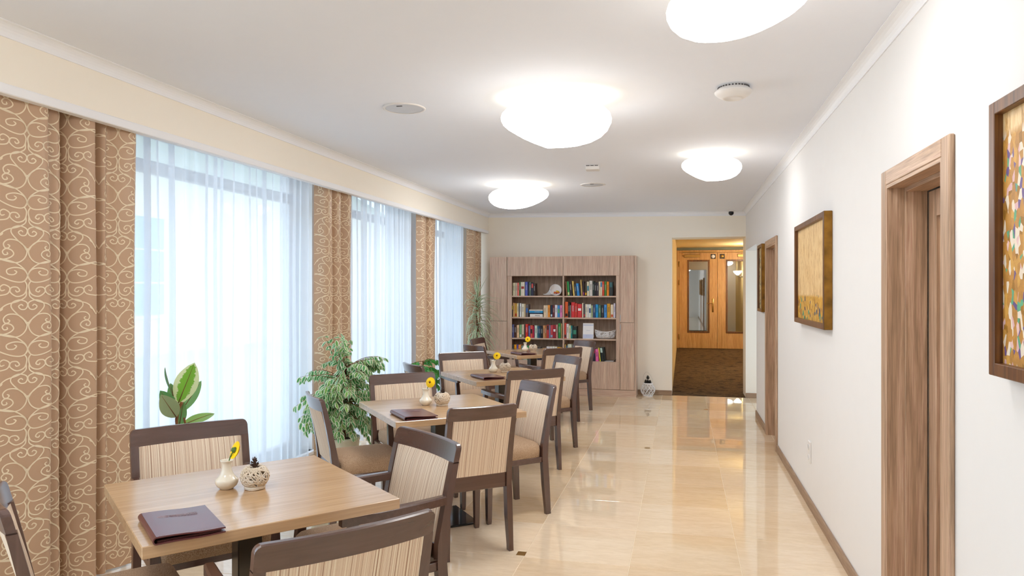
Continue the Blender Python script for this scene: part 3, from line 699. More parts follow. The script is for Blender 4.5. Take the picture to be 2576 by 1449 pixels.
def make_menu():
    e = empty('menu', (0, 0, 0)); Wd, Ln = .2, .285
    def board(name, za, zb): 
        R = []
        for i in range(9):
            u = i / 8; z = za + (zb - za) * u + .0012 * sin(u * 7); R.append([(u * Wd + .008, -Ln / 2, z), (u * Wd + .008, Ln / 2, z), (u * Wd + .008, Ln / 2, z + .0045), (u * Wd + .008, -Ln / 2, z + .0045)])
        return MB().loft(R).build(name, M['leather'], e)
    board('back_cover', .0005, .0005); fc = board('front_cover', .021, .0135)
    R = []
    for i in range(9):
        a = pi / 2 + pi * i / 8; R.append([(.0105 + .0125 * cos(a), y, .0128 + .0125 * sin(a)) for y in (-Ln / 2, Ln / 2)] + [(.0105 + .0085 * cos(a), y, .0128 + .0085 * sin(a)) for y in (Ln / 2, -Ln / 2)])
    MB().loft(R).build('spine', M['leather'], e)
    pg = MB()
    for i in range(3): pg.box(.012, Wd - .004, -Ln / 2 + .006, Ln / 2 - .006, .0062 + i * .0022, .0072 + i * .0022)
    pg.build('inner_pages', M['leather'], e)
    E_ = MB(); zz = lambda x: .0262 - .0075 * (x - .008) / Wd + .0004
    def line(P): E_.tube([(x, y, zz(x)) for x, y in P], .0005, 4)
    cy = .062
    line([(.062 + .019 * cos(2 * pi * j / 20), cy + .0115 * sin(2 * pi * j / 20)) for j in range(21)])
    for q in (-1, 0, 1): line([(.062 + q * .009 + .0045 * cos(2 * pi * j / 10), cy + .005 * sin(2 * pi * j / 10)) for j in range(11)])
    rr = random.Random(3)
    for q in range(9):                                # small outlined letter shapes, as far as the photograph shows them
        x = .086 + q * .0094; hw = .0036; hh = .009
        line([(x - hw, cy - hh), (x - hw, cy + hh), (x + hw, cy + hh * rr.uniform(.4, 1)), (x + hw, cy - hh), (x - hw, cy - hh)]); line([(x - hw, cy), (x + hw, cy + rr.uniform(-.3, .3) * hh)])
    E_.build('embossed_lettering', M['emboss'], fc)
    st = MB()
    for q in range(44): x = .014 + q * .0043; st.box(x, x + .0026, -Ln / 2 + .004, -Ln / 2 + .0048, zz(x) - .0006, zz(x) + .0003)
    st.build('stitching', plain('pale_thread', 'b9a0a0', .8), fc); return e
MN = [(-1.655, 1.936, 49), (-1.678, 4.048, 40), (-1.742, 5.995, 40), (-1.938, 8.331, 40)]
pm = make_menu()
for i, (x, y, a) in enumerate(MN):
    m = pm if i == 0 else dup(pm); m.location = (x, y, .75); m.rotation_euler = (0, 0, radians(a)); tag(m, 'closed burgundy leather menu ' + TW[i], 'menu', 'leather menus on the tables')

# ------------------------------------------------------------------ bookcase wall unit
CX0, CX1, CY, CD, CT = -2.782, -.64, 10.25, BACK - .002, 2.01
bk = empty('bookcase', (0, 0, 0), 0, 'large oak wall unit with open bookshelves and tall side cupboards', 'bookcase')
ca_ = MB()
ca_.box(CX0, CX0 + .02, CY + .02, CD, .1, CT).box(-2.521, -2.50, CY + .02, CD, .1, CT).box(-.885, -.866, CY + .02, CD, .1, CT).box(CX1 - .02, CX1, CY, CD, .1, CT)
ca_.box(CX0 + .02, CX1 - .02, CY + .02, CD, CT - .02, CT).box(CX0 + .02, CX1 - .02, CY + .02, CD, .1, .12)
ca_.build('carcass', M['oak'], bk)
box('plinth', CX0 + .02, CX1, CY + .004, CD, 0, .1, M['oak_x'], bk)
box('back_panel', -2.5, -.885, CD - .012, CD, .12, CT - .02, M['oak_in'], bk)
box('fascia', -2.513, -2.451, CY + .018, CY + .04, .495, 1.728, M['oak'], bk, .001); box('fascia', -.922, -.867, CY + .018, CY + .04, .495, 1.728, M['oak'], bk, .001)
box('divider', -1.693, -1.674, CY + .02, CD - .012, .495, 1.745, M['oak'], bk, .001)
for z in (.818, 1.124, 1.438):
    for a, b in ((-2.5, -1.693), (-1.674, -.885)): box('shelf_board', a, b, CY + .035, CD - .012, z - .02, z, M['oak_x'], bk, .001)
box('shelf_board', -2.5, -.885, CY + .02, CD - .012, .476, .496, M['oak_x'], bk, .001)
box('shelf_board', -2.5, -.885, CY + .02, CD - .012, 1.728, 1.745, M['oak_x'], bk, .001)
for a, b in ((-2.517, -1.686), (-1.682, -.868)): box('flap_door', a, b, CY, CY + .018, 1.729, CT, M['oak'], bk, .0015)
for a, b in ((-2.517, -1.686), (-1.682, -.868)): box('base_door', a, b, CY, CY + .018, .105, .488, M['oak'], bk, .0015)
for a, b, c, d in ((CX0 + .002, -2.524, 1.066, CT), (CX0 + .002, -2.524, .105, 1.062), (-.862, -.664, 1.061, CT), (-.862, -.664, .105, 1.057)):
    dd = box('cupboard_door', a, b, CY, CY + .018, c, d, M['oak'], bk, .0015)
    if a > -1:
        z0, z1 = (1.085, 1.175) if c > 1 else (.945, 1.035)
        MB().box(a - .002, a + .006, CY - .022, CY + .001, z0, z1, .002).build('pull_handle', M['steel'], dd)
# books: (x, width, height, colour, lean, second colour)
BK = {
'tl':(1.438,[(-2.445,0.036,0.190,'d9d3b4',0,''),(-2.407,0.030,0.190,'c9bca8',0,''),(-2.376,0.027,0.190,'e87a6f',0,''),(-2.348,0.022,0.208,'4f6b3a',0,''),(-2.324,0.060,0.202,'ddd6c4',0,'a03028'),(-2.256,0.037,0.206,'5560b8',0,''),(-2.218,0.021,0.206,'1d1d3a',0,''),(-2.196,0.029,0.200,'5a6a60',0,''),(-2.166,0.033,0.186,'2b2f4a',0,'d05048'),(-2.131,0.028,0.182,'3a2a22',0,'')]),
'ul':(1.124,[(-2.461,0.018,0.175,'20242a',0,'c8c020'),(-2.442,0.026,0.207,'d9b27e',0,''),(-2.415,0.035,0.199,'c89a3a',0,'b83020'),(-2.379,0.023,0.202,'efe3c4',0,''),(-2.355,0.015,0.202,'4a4a55',0,''),(-2.339,0.023,0.202,'e8e8ea',0,''),(-2.309,0.037,0.194,'eae4d2',0,''),(-2.270,0.018,0.194,'d3b98c',0,''),(-2.250,0.042,0.186,'6b6160',0,'3a68b0'),(-1.980,0.040,0.173,'ecd5b8',0,''),(-1.938,0.018,0.173,'efe6d0',0,''),(-1.918,0.034,0.178,'ee9a3c',0,''),(-1.878,0.030,0.175,'1d2f4a',0,'c8d8e8'),(-1.847,0.030,0.175,'6e2a30',0,''),(-1.813,0.037,0.181,'e9e4ee',0,''),(-1.774,0.035,0.174,'3f8fd0',0,'60b070'),(-1.737,0.034,0.176,'ee8fc4',0,'')]),
'ml':(.818,[(-2.461,0.036,0.195,'5b639a',0,''),(-2.424,0.037,0.197,'4a2a20',0,''),(-2.384,0.035,0.187,'ecc9a0',0,''),(-2.342,0.031,0.192,'7fae7c',0,'e8f0f0'),(-2.309,0.036,0.195,'d8cbb2',0,'80705c'),(-2.272,0.018,0.190,'3a3432',0,''),(-2.252,0.036,0.200,'e03c36',0,''),(-2.208,0.027,0.178,'6a68a8',0,''),(-2.179,0.034,0.184,'d95a4a',0,'282428'),(-2.143,0.021,0.173,'c01f4a',0,''),(-2.114,0.037,0.183,'cfdcd4',0,''),(-2.075,0.023,0.173,'2f6f86',0,''),(-2.051,0.025,0.174,'23406a',0,''),(-2.025,0.033,0.173,'1c1a1c',0,''),(-1.988,0.026,0.185,'e0a878',0,''),(-1.961,0.025,0.185,'b0703c',0,''),(-1.935,0.034,0.195,'c03a3e',0,'402828'),(-1.899,0.020,0.192,'7a86b0',0,''),(-1.878,0.036,0.190,'c64a50',0,'88a8c8'),(-1.840,0.041,0.194,'a01c30',0,'f0f0f0'),(-1.796,0.028,0.198,'c79a90',0,''),(-1.761,0.032,0.218,'2f9a4a',0,''),(-1.725,0.017,0.216,'c8b078',0,'')]),
'bl':(.496,[(-2.461,0.034,0.213,'4a4a50',0,''),(-2.424,0.035,0.218,'f0a81c',0,''),(-2.385,0.023,0.218,'5a4ab0',0,''),(-2.359,0.038,0.217,'f0a050',0,''),(-2.316,0.035,0.204,'8a9a90',0,''),(-2.278,0.045,0.208,'c8d0c0',0,''),(-2.230,0.032,0.201,'1fa04a',0,''),(-2.194,0.034,0.199,'e8e4dc',0,''),(-2.126,0.046,0.191,'e0dcd0',0,''),(-2.076,0.047,0.182,'1c2238',0,''),(-2.025,0.039,0.174,'26262c',0,''),(-1.984,0.032,0.173,'303440',0,''),(-1.937,0.047,0.199,'e8e6ee',0,''),(-1.888,0.038,0.199,'e8e8e4',0,''),(-1.848,0.035,0.202,'dfe2da',0,''),(-1.811,0.032,0.198,'efeadc',0,''),(-1.777,0.046,0.191,'e8b01c',0,''),(-1.729,0.021,0.190,'caa060',0,'')]),
'tr':(1.438,[(-1.647,0.021,0.207,'8f6448',-0.07,''),(-1.623,0.030,0.209,'2f9a50',-0.07,'e0e0a0'),(-1.590,0.035,0.214,'2a2630',-0.07,''),(-1.543,0.024,0.213,'e8c870',-0.1,''),(-1.517,0.026,0.170,'3a4650',-0.08,''),(-1.486,0.036,0.181,'2f8fd8',-0.09,''),(-1.448,0.021,0.169,'2a2a3a',-0.07,''),(-1.426,0.021,0.231,'c8a860',-0.07,''),(-1.402,0.025,0.212,'3a2a30',-0.04,'a04080'),(-1.372,0.028,0.183,'4a3c2a',-0.02,'f0b020'),(-1.341,0.031,0.205,'e4dcc4',-0.02,'2080a0'),(-1.308,0.044,0.218,'d8d6d2',0,''),(-1.262,0.024,0.212,'2a3830',0,''),(-1.236,0.029,0.195,'22242a',0,''),(-1.205,0.030,0.188,'3a3038',0,''),(-1.173,0.022,0.205,'ece2c6',0,''),(-1.150,0.026,0.205,'e4dcc4',0,'2f86c4'),(-1.122,0.028,0.208,'d8492c',0,''),(-1.090,0.028,0.208,'4a8a3a',0,''),(-1.058,0.033,0.204,'f09020',0,''),(-1.023,0.052,0.201,'2a3438',0,'3a6a70')]),
'ur':(1.124,[(-1.663,0.043,0.227,'e0642c',0,'282020'),(-1.618,0.026,0.216,'2a2426',0,''),(-1.591,0.017,0.177,'8a8680',0,''),(-1.571,0.049,0.220,'d8343a',0,''),(-1.518,0.032,0.206,'d04030',0,''),(-1.481,0.062,0.195,'d8363a',0,'f4f0f0'),(-1.413,0.016,0.210,'efe4cc',0,''),(-1.395,0.026,0.196,'5a5458',0,'c04040'),(-1.366,0.024,0.193,'efe8d4',0,''),(-1.340,0.023,0.190,'e9e9ea',0,''),(-1.315,0.030,0.193,'e4eae4',0,'204880'),(-1.283,0.025,0.176,'a9b890',0,''),(-1.254,0.034,0.187,'3a4c78',0,''),(-1.217,0.036,0.190,'1f9ad8',0,''),(-1.177,0.036,0.180,'4a7a64',0,''),(-1.135,0.034,0.180,'2e2c30',0,''),(-1.097,0.039,0.189,'4a94dc',0,''),(-1.053,0.046,0.202,'d8a030',0,''),(-1.002,0.039,0.189,'e8dcc8',0,'d05a30'),(-0.960,0.026,0.208,'dcd8ec',0,'')]),
'mr':(.818,[(-1.672,0.027,0.223,'e0564a',0,'303848'),(-1.642,0.034,0.211,'e2e0e0',0,''),(-1.606,0.026,0.189,'dfe0b8',0,''),(-1.578,0.022,0.185,'1f8a8a',0,''),(-1.554,0.063,0.177,'1e2a28',0,'3a8a70')]),
'br':(.496,[(-1.669,0.018,0.234,'c8a860',0,''),(-1.647,0.022,0.216,'5a7a98',0,''),(-1.623,0.054,0.239,'cfd8c8',0,''),(-1.268,0.046,0.185,'2a2438',0,'c02050'),(-1.217,0.044,0.175,'ec6fb0',-0.03,''),(-1.160,0.017,0.194,'e8d850',-0.11,''),(-1.139,0.042,0.203,'1e2a2c',-0.11,'c0d8d0'),(-1.094,0.021,0.203,'2a3030',-0.11,'')])}
ROWN = {'tl': 'top left shelf', 'ul': 'second left shelf', 'ml': 'third left shelf', 'bl': 'bottom left shelf', 'tr': 'top right shelf', 'ur': 'second right shelf', 'mr': 'third right shelf', 'br': 'bottom right shelf'}
ORD = 'first second third fourth fifth sixth seventh eighth ninth tenth eleventh twelfth thirteenth fourteenth fifteenth sixteenth seventeenth eighteenth nineteenth twentieth twenty-first twenty-second twenty-third'.split()
def colname(h):
    import colorsys
    r, g, b = (int(h[i:i + 2], 16) / 255 for i in (0, 2, 4)); hh, s, v = colorsys.rgb_to_hsv(r, g, b); hh *= 360
    if s < .12: return 'white' if v > .84 else ('grey' if v > .4 else 'black')
    if v < .25: return 'black'
    if s < .3 and v > .75: return 'cream' if 20 < hh < 90 else ('lilac' if 220 < hh < 330 else 'pale')
    if v < .4: return 'dark brown' if hh < 50 else ('dark green' if hh < 190 else ('navy' if hh < 270 else 'dark purple'))
    if hh < 12 or hh > 345: return 'red' if s > .6 else 'rose'
    if hh < 22: return 'orange red' if s > .6 else 'brown'
    if hh < 40: return ('orange' if v > .8 and s > .7 else 'tan') if v > .6 else 'brown'
    if hh < 65: return 'yellow' if s > .5 else 'ochre'
    if hh < 170: return 'green'
    if hh < 200: return 'teal'
    if hh < 250: return 'blue'
    if hh < 300: return 'purple'
    return 'pink'
bm_cov = MB().box(0, .006, 0, 1, 0, 1).box(.994, 1, 0, 1, 0, 1)
def book(x, wd, h, col, lean, acc, z, lb, grp, depth=.14, yf=None, mtx=None):
    e = empty('book', (x, yf if yf else CY + .055, z), 0, lb, 'book', grp)
    mt = mtx or Matrix(((1, 0, lean, 0), (0, 1, 0, 0), (0, 0, 1, 0), (0, 0, 0, 1)))
    b = MB(); n = 5; tb = .0018
    b.box(0, tb, .004, depth, 0, h).box(wd - tb, wd, .004, depth, 0, h)
    R = [[(wd * i / n, .004 - .0035 * sin(pi * i / n), zz) for i in range(n + 1)] + [(wd * i / n, .0065, zz) for i in range(n, -1, -1)] for zz in (0, h)]
    b.loft(R); b.V = [tuple(mt @ Vector(v)) for v in b.V]
    c = b.build('cover', M['book'], e); c.color = lin(col)
    MB().box(tb, wd - tb, .0065, depth - .004, .003, h - .004, 0, mt).build('page_block', M['paper'], e)
    if acc:
        q = random.Random(int(x * 1000)).choice([(.62, .95), (.35, .7), (.06, .25)])
        if acc in ('a03028', 'f0f0f0', 'f4f0f0'): q = (.5, .68)
        s = MB(); ins = wd * .12
        s.loft([[(ins + (wd - 2 * ins) * i / n, .0036 - .0035 * sin(pi * i / n) - .0008, zz) for i in range(n + 1)] + [(ins + (wd - 2 * ins) * i / n, .0052 - .0035 * sin(pi * i / n), zz) for i in range(n, -1, -1)] for zz in (h * q[0], h * q[1])])
        s.V = [tuple(mt @ Vector(v)) for v in s.V]; l_ = s.build('spine_label', M['book'], e); l_.color = lin(acc)
    elif wd > .02:                                    # thin title bars, too small to read
        s = MB(); s.loft([[(wd * .3 + wd * .4 * i / n, .004 - .0035 * sin(pi * (.3 + .4 * i / n)) - .0006, zz) for i in range(n + 1)] + [(wd * .3 + wd * .4 * i / n, .006, zz) for i in range(n, -1, -1)] for zz in (h * .4, h * .78)])
        s.V = [tuple(mt @ Vector(v)) for v in s.V]; v_ = sum(lin(col)[:3]); l_ = s.build('spine_title', M['book'], e)
        l_.color = tuple(min(1, max(0, (c * .55 if v_ > 1 else c * .5 + .25))) for c in lin(col)[:3]) + (1,)
    return e
for r, (z, L_) in BK.items():
    for i, (x, wd, h, col, lean, acc) in enumerate(L_):
        nm = colname(col); extra = ' with %s label' % colname(acc) if acc else ''
        book(x, wd - .0012, h, col, lean, acc, z + .0005, '%s book%s, %s from left on the %s' % (nm, extra, ORD[i], ROWN[r]), 'books on the ' + ROWN[r], depth=.13 + .03 * random.random())
# the books lying flat on the second shelf
zz = 1.1245
for i, (x0, x1, th, col) in enumerate(((-2.186, -1.993, .045, 'ece8e4'), (-2.198, -1.991, .017, '243048'), (-2.199, -1.990, .029, '2f9ad0'), (-2.198, -1.992, .018, 'd8cfc2'))):
    mt = Matrix(((0, 0, 1, 0), (0, 1, 0, 0), (-1, 0, 0, th), (0, 0, 0, 1)))
    book(x0, th, x1 - x0, col, 0, '', zz, '%s book lying flat, %s from the bottom of the flat pile' % (colname(col), ORD[i]), 'books lying flat on the second shelf', .15, CY + .055, mt); zz += th + .0004
# horn with fruit
hn = empty('horn_basket', (-1.84, 10.42, 1.44), 0, 'white woven horn of plenty lying on the top shelf', 'decoration')
P = []; mouth = Vector((.03, -.05, .085)); tip = Vector((-.17, .02, .02))
ax = (mouth - tip).normalized()
for i in range(15):
    t = i / 14; r = .006 + .084 * t ** 1.8; cpt = tip.lerp(mouth, t) + Vector((0, 0, -.035 * sin(pi * t) * (1 - t))); r2 = r + (.002 if i % 2 else 0)
    P.append((cpt, r2, ax.lerp(Vector((.25, -.85, .3)).normalized(), t ** 2).normalized()))
def ringat(cpt, r, n_, k=20):
    u = n_.orthogonal().normalized(); u = (Vector((0, 0, 1)) - n_ * n_.z).normalized(); v_ = n_.cross(u); return [tuple(cpt + u * r * cos(2 * pi * j / k) + v_ * r * sin(2 * pi * j / k)) for j in range(k)]
hb = MB().loft([ringat(c, r, n_) for c, r, n_ in P] + [ringat(P[-1][0], P[-1][1] - .006, P[-1][2])] + [ringat(c, max(r - .006, .001), n_) for c, r, n_ in P[::-1][:11]])
zmin = min(v[2] for v in hb.V); hb.V = [(a, b, c - zmin) for a, b, c in hb.V]; hb.build('woven_shell', M['card'], hn, True)
fr = random.Random(2)
for i, (dx, dz, mt_) in enumerate(((-.02, -.028, 'fruit_o'), (.01, -.034, 'fruit_r'), (.03, -.018, 'fruit_y'), (.012, -.012, 'fruit_y'), (.04, -.03, 'fruit_o'))):
    o = MB().sphere((0, 0, 0), .016, 12, 8).build('small_fruit', M[mt_], None, True); o.location = Vector((-1.84, 10.42, 1.44 - zmin)) + mouth + Vector((dx, .018 - .0 * i, dz - .012))
    tag(o, ['orange fruit at the horn mouth, far left', 'red fruit lowest in the horn mouth', 'yellow fruit in the horn beside the red one', 'yellow fruit highest in the horn mouth', 'orange fruit at the horn mouth, far right'][i], 'fruit', 'fruits in the horn')
# folded calendar card
cl = empty('desk_calendar', (-1.408, 10.33, .8185), 0, 'white standing card with pale blue print on the third shelf', 'calendar')
mt = Matrix.Rotation(radians(-9), 4, 'X')
MB().box(0, .155, 0, .002, 0, .205, 0, mt).build('front_leaf', M['card'], cl); MB().box(0, .155, .066, .068, 0, .205, 0, Matrix.Translation((0, 0, 0)) @ Matrix.Translation((0, .0, .01)) @ Matrix.Rotation(radians(9), 4, 'X')).build('back_leaf', M['card'], cl)
fp = MB().box(.004, .15, -.0012, 0, .006, .062, 0, mt).box(.004, .15, -.0012, 0, .19, .202, 0, mt); fp.build('printed_band', M['cardblue'], cl)
pr = MB().box(.05, .062, -.0018, 0, .035, .046, 0, mt)
for q in range(4): pr.box(.066 + q * .011, .074 + q * .011, -.0018, 0, .038, .043, 0, mt)
for q in range(5): pr.box(.052 + q * .011, .06 + q * .011, -.0018, 0, .115, .121, 0, mt)
pr.build('printed_mark', plain('grey_blue_ink', 'b4bcd4', .6), cl)
# boat-shaped wicker basket
wb_ = empty('boat_basket', (-1.085, 10.37, .8185), 0, 'white woven boat shaped basket on the third shelf', 'basket'); st = MB(); rr = random.Random(9)
def boat(u, v):                                       # u -1..1 along, v 0..pi across (bottom at pi/2)
    half = .075 * (1 - abs(u) ** 2.2) + .006; dep = .10 * (1 - .25 * abs(u) ** 2); zt = .105 + .034 * abs(u) ** 2; x = u * .13 * (1 + .18 * (zt - .1) / .045 * (1 - sin(v)) if True else 1)
    return (x, -half * cos(v), max(zt - (zt - .003 - .02 * abs(u) ** 4) * sin(v) ** .6, .003))
for i in range(330):
    u, v_ = rr.uniform(-1, 1), rr.uniform(.05, pi - .05); du, dv = rr.uniform(-.5, .5), rr.uniform(-.9, .9)
    st.tube([boat(max(-1, min(1, u + du * t)), max(0.02, min(pi - .02, v_ + dv * t))) for t in (-.5, -.17, .17, .5)], .0028, 4)
for s in (0.02, pi - .02): st.tube([boat(-1 + t / 10, s) for t in range(21)], .004, 6)
st.build('woven_strands', M['card'], wb_, True)
# open flat booklet
ob = empty('open_booklet', (-1.09, 10.305, .4965), 0, 'thin grey booklet lying open beside the leaning books', 'book')
MB().box(0, .13, 0, .13, 0, .006, .001).build('flat_leaf', M['grey'], ob); MB().box(0, .06, 0, .13, 0, .006, .001, Matrix.Translation((.131, 0, 0)) @ Matrix.Rotation(radians(-42), 4, 'Y')).build('raised_leaf', M['black'], ob)

# ------------------------------------------------------------------ floor lantern with cones
ln = empty('lantern', (-.485, 10.45, 0), 0, 'white lattice globe lantern on the floor beside the bookcase', 'lantern')
def globe(a, t): r = .062 + .04 * sin(pi * t) ** .9; return (r * cos(a), r * sin(a), .012 + .16 * t)
st = MB()
for i in range(12):
    for s in (-1, 1): st.tube([globe(2 * pi * i / 12 + s * 1.1 * t / 10, t / 10) for t in range(11)], .0042, 5)
for z, r in ((.006, .066), (.176, .066), (.184, .064)): st.tube([(r * cos(2 * pi * j / 24), r * sin(2 * pi * j / 24), z) for j in range(25)], .007, 6, False)
st.build('lattice', M['card'], ln, True)
MB().lathe([(.0001, .004), (.062, .004), (.062, .01), (.0001, .01)], 20).build('floor_plate', M['card'], ln)
MB().lathe([(.0001, .168), (.06, .168), (.06, .172), (.0001, .172)], 20).build('top_plate', M['black'], ln)
MB().tube(spline([(.064, 0, .18), (.058, .0, .26), (-.01, 0, .345), (-.06, 0, .29), (-.064, 0, .18)], 6), .0012, 5).build('wire_handle', M['steel'], ln, True)
for i, (x, y, z, rx, ry) in enumerate(((-.027, -.016, .1775, .0, -.12), (.028, -.014, .1725, .05, .1), (.0, .031, .1725, -.1, .0), (.002, .002, .236, .2, .2))):
    o = cone_mb(.062, .03, 36).build('pine_cone', M['conedark']); o.location = (-.485 + x, 10.45 + y, z); o.rotation_euler = (rx * .5, ry * .5, i)
    tag(o, ['dark pine cone on the lantern, on its bookcase side', 'dark pine cone on the lantern, on its doorway side', 'dark pine cone at the rear of the lantern top', 'dark pine cone topmost on the lantern pile'][i], 'pine cone', 'pine cones on the lantern')

# ------------------------------------------------------------------ pictures on the right wall
def picture(y0, y1, z0, z1, mat, lb, fw_=.035, dp=.05):
    e = empty('framed_picture', (RW, y0, z0), 0, lb, 'picture', None); W_, H_ = y1 - y0, z1 - z0
    f = MB().box(-dp, -.002, 0, fw_, 0, H_, .002).box(-dp, -.002, W_ - fw_, W_, 0, H_, .002).box(-dp, -.002, fw_, W_ - fw_, 0, fw_, .002).box(-dp, -.002, fw_, W_ - fw_, H_ - fw_, H_, .002)
    f.build('frame', M['frame'], e)
    s_ = MB().box(-dp + .003, -.002, -.0025, 0, .002, H_ - .002).box(-dp + .003, -.002, W_, W_ + .0025, .002, H_ - .002); s_.build('frame_side', M['gilt'], e)
    box('printed_canvas', -dp + .022, -dp + .026, fw_ - .002, W_ - fw_ + .002, fw_ - .002, H_ - fw_ + .002, mat, e)
picture(1.7, 2.222, 1.288, 2.03, M['art0'], 'framed gold and patchwork abstract print nearest the camera')
picture(4.59, 5.75, 1.282, 1.995, M['art1'], 'framed gold abstract print between the two oak doors')
picture(8.07, 8.5, 1.285, 2.02, M['art2'], 'narrow framed abstract print beyond the far oak door')
so = empty('wall_socket', (RW, 5.35, .39), 0, 'white wall socket low under the gold abstract print', 'socket')
box('cover_plate', -.012, 0, -.04, .04, -.075, .075, M['plastic'], so, .004)
for s in (-1, 1): MB().lathe([(.02, 0), (.02, .004), (.0165, .004), (.0165, 0), (.0001, 0)], 16, Matrix.Translation((-.012, 0, s * .036)) @ Matrix.Rotation(-pi / 2, 4, 'Y')).build('socket_outlet', M['plastic'], so, True)

# ------------------------------------------------------------------ ceiling fittings
def pebble(x, y, R, th, rot, asp, egg, lb, z=None):
    e = empty('ceiling_lamp', (x, y, z or cz(x)), rot, lb, 'lamp', 'pebble shaped ceiling lamps'); n = 48
    rings = []
    for sc, u in ((.02, 0), (.3, .004), (.52, .03), (.7, .09), (.84, .19), (.94, .33), (.99, .48), (1, .58), (.975, .70), (.9, .82), (.78, .91), (.6, .97), (.4, 1.0)):
        ring_ = []
        for j in range(n):
            a = 2 * pi * j / n; rr_ = R * (1 + egg * cos(a) + .03 * cos(3 * a)); s2 = sc
            ring_.append((rr_ * s2 * cos(a), rr_ * s2 * sin(a) * asp * (1 + .0), -.035 - th + th * u + .085 * (1 - u) * (1 - cos(a)) * .5 * (th / .25) * min(1, sc * 1.3)))
        rings.append(ring_)
    MB().loft(rings[:7], True, True).build('opal_shade', M['opal' if R > .3 else 'opal_small'], e, True); MB().loft(rings[6:], True, True).build('shade_top', M['opal_top'], e, True)
    MB().lathe([(.0001, -.036), (R * .38, -.036), (R * .4, -.02), (R * .4, 0)], 28).build('ceiling_mount', M['plastic'], e, True)
pebble(-.785, 4.20, .335, .255, radians(-18), .82, .16, 'large lit pebble lamp nearer the camera, over the table beside the fig')
pebble(.19, 6.09, .24, .19, radians(-5), .8, .14, 'small lit pebble lamp over the aisle, farther one')
pebble(-1.70, 7.60, .34, .225, radians(165), .82, .12, 'large lit pebble lamp nearest the bookcase')
pebble(.205, 2.62, .25, .19, radians(160), .8, .06, 'small lit pebble lamp cut off at the top of the picture')
pebble(-1.7, .9, .335, .255, radians(20), .82, .10, 'added unseen large pebble lamp at the camera end, for fill light')  # out of view, added to brighten the near tables and curtain
pebble(1.5, 11.7, .24, .19, 0, .8, .08, 'added small pebble lamp for fill light in the hall, hidden by the doorway wall', CEIL - .03)  # hidden lamp added to brighten the hall
def speaker(x, y, lb):
    e = empty('ceiling_speaker', (x, y, cz(x)), 0, lb, 'speaker', 'round ceiling speakers')
    MB().lathe([(.135, 0), (.134, -.006), (.124, -.009), (.118, -.006)], 40).build('rim', M['plastic'], e, True)
    MB().lathe([(.0001, -.010), (.06, -.009), (.118, -.005)], 40).build('grille', M['grey'], e, True)
    box('badge', -.018, .018, -.085, -.077, -.0105, -.0075, M['darkslot'], e)
speaker(-1.71, 4.24, 'round white ceiling speaker left of the large pebble lamp'); speaker(-.94, 7.7, 'round white ceiling speaker near the bookcase end, behind the small sensor box')
ap = empty('access_point', (.272, 4.11, cz(.272)), 0, 'round white ceiling unit with a slotted side, over the aisle', 'detector')
MB().lathe([(.078, 0), (.082, -.012), (.092, -.022), (.101, -.03), (.1, -.036), (.085, -.05), (.06, -.064), (.045, -.07), (.043, -.067), (.0001, -.068)], 40).build('housing', M['plastic'], ap, True)
sl = MB()
for j in range(30):
    a = 2 * pi * j / 30; sl.box(.0805, .0845, -.005, .005, -.012, -.005, 0, Matrix.Rotation(a, 4, 'Z'))
sl.build('vent_slot', M['darkslot'], ap); ap.children[-1]['kind'] = 'stuff'
sb = empty('sensor_box', (-.80, 6.53, cz(-.8)), radians(4), 'small square white sensor box on the ceiling above the third table', 'detector')
box('housing', -.062, .062, -.062, .062, -.042, 0, M['plastic'], sb, .004)
for i in range(3): box('vent_slot', -.055 + i * .038, -.023 + i * .038, -.0635, -.06, -.012, -.005, M['darkslot'], sb)
dc = empty('dome_camera', (.66, 10.42, cz(.66)), 0, 'tiny black dome camera on the ceiling by the doorway', 'camera')
MB().lathe([(.055, 0), (.055, -.012), (.04, -.018), (.0001, -.018)], 24).build('base', M['plastic'], dc, True); MB().sphere((0, 0, -.035), .036, 16, 10).build('dome', M['black'], dc, True)

# ------------------------------------------------------------------ plants
def leaf_geo(L, W, droop=.15, fold=.25, nl=6, power=1.):
    V = []; F = []; A = []
    for i in range(nl + 1):
        t = i / nl; w_ = W * (sin(pi * min(1, t ** power * .97 + .015)) ** .85) * (1 if 0 < i < nl else .12); y = L * t; z = -droop * L * t * t
        for q in (-1, -.55, 0, .55, 1): V.append((w_ * q, y, z + abs(q) * w_ * fold)); A.append(1. if abs(q) == 1 or i in (0, nl) else abs(q))
    for i in range(nl):
        for q in range(4): a = i * 5 + q; F.append((a, a + 1, a + 6, a + 5))
    return V, F, A
def frame_to(dirv, up):
    y = dirv.normalized(); x = y.cross(up)
    if x.length < 1e-3: x = y.cross(Vector((1, .2, 0)))
    x.normalize(); z = x.cross(y); return Matrix((x, y, z)).transposed().to_4x4()
def pot(e, r, h, mat='pot'):
    MB().lathe([(.0001, .0), (r * .78, 0), (r * .8, .01), (r * .97, h - .03), (r, h - .025), (r, h), (r - .008, h), (r * .92, h - .04)], 32).build('pot', M[mat], e, True)
    MB().lathe([(.0001, h - .025), (r * .93, h - .03)], 24).build('soil', M['soil'], e, True)
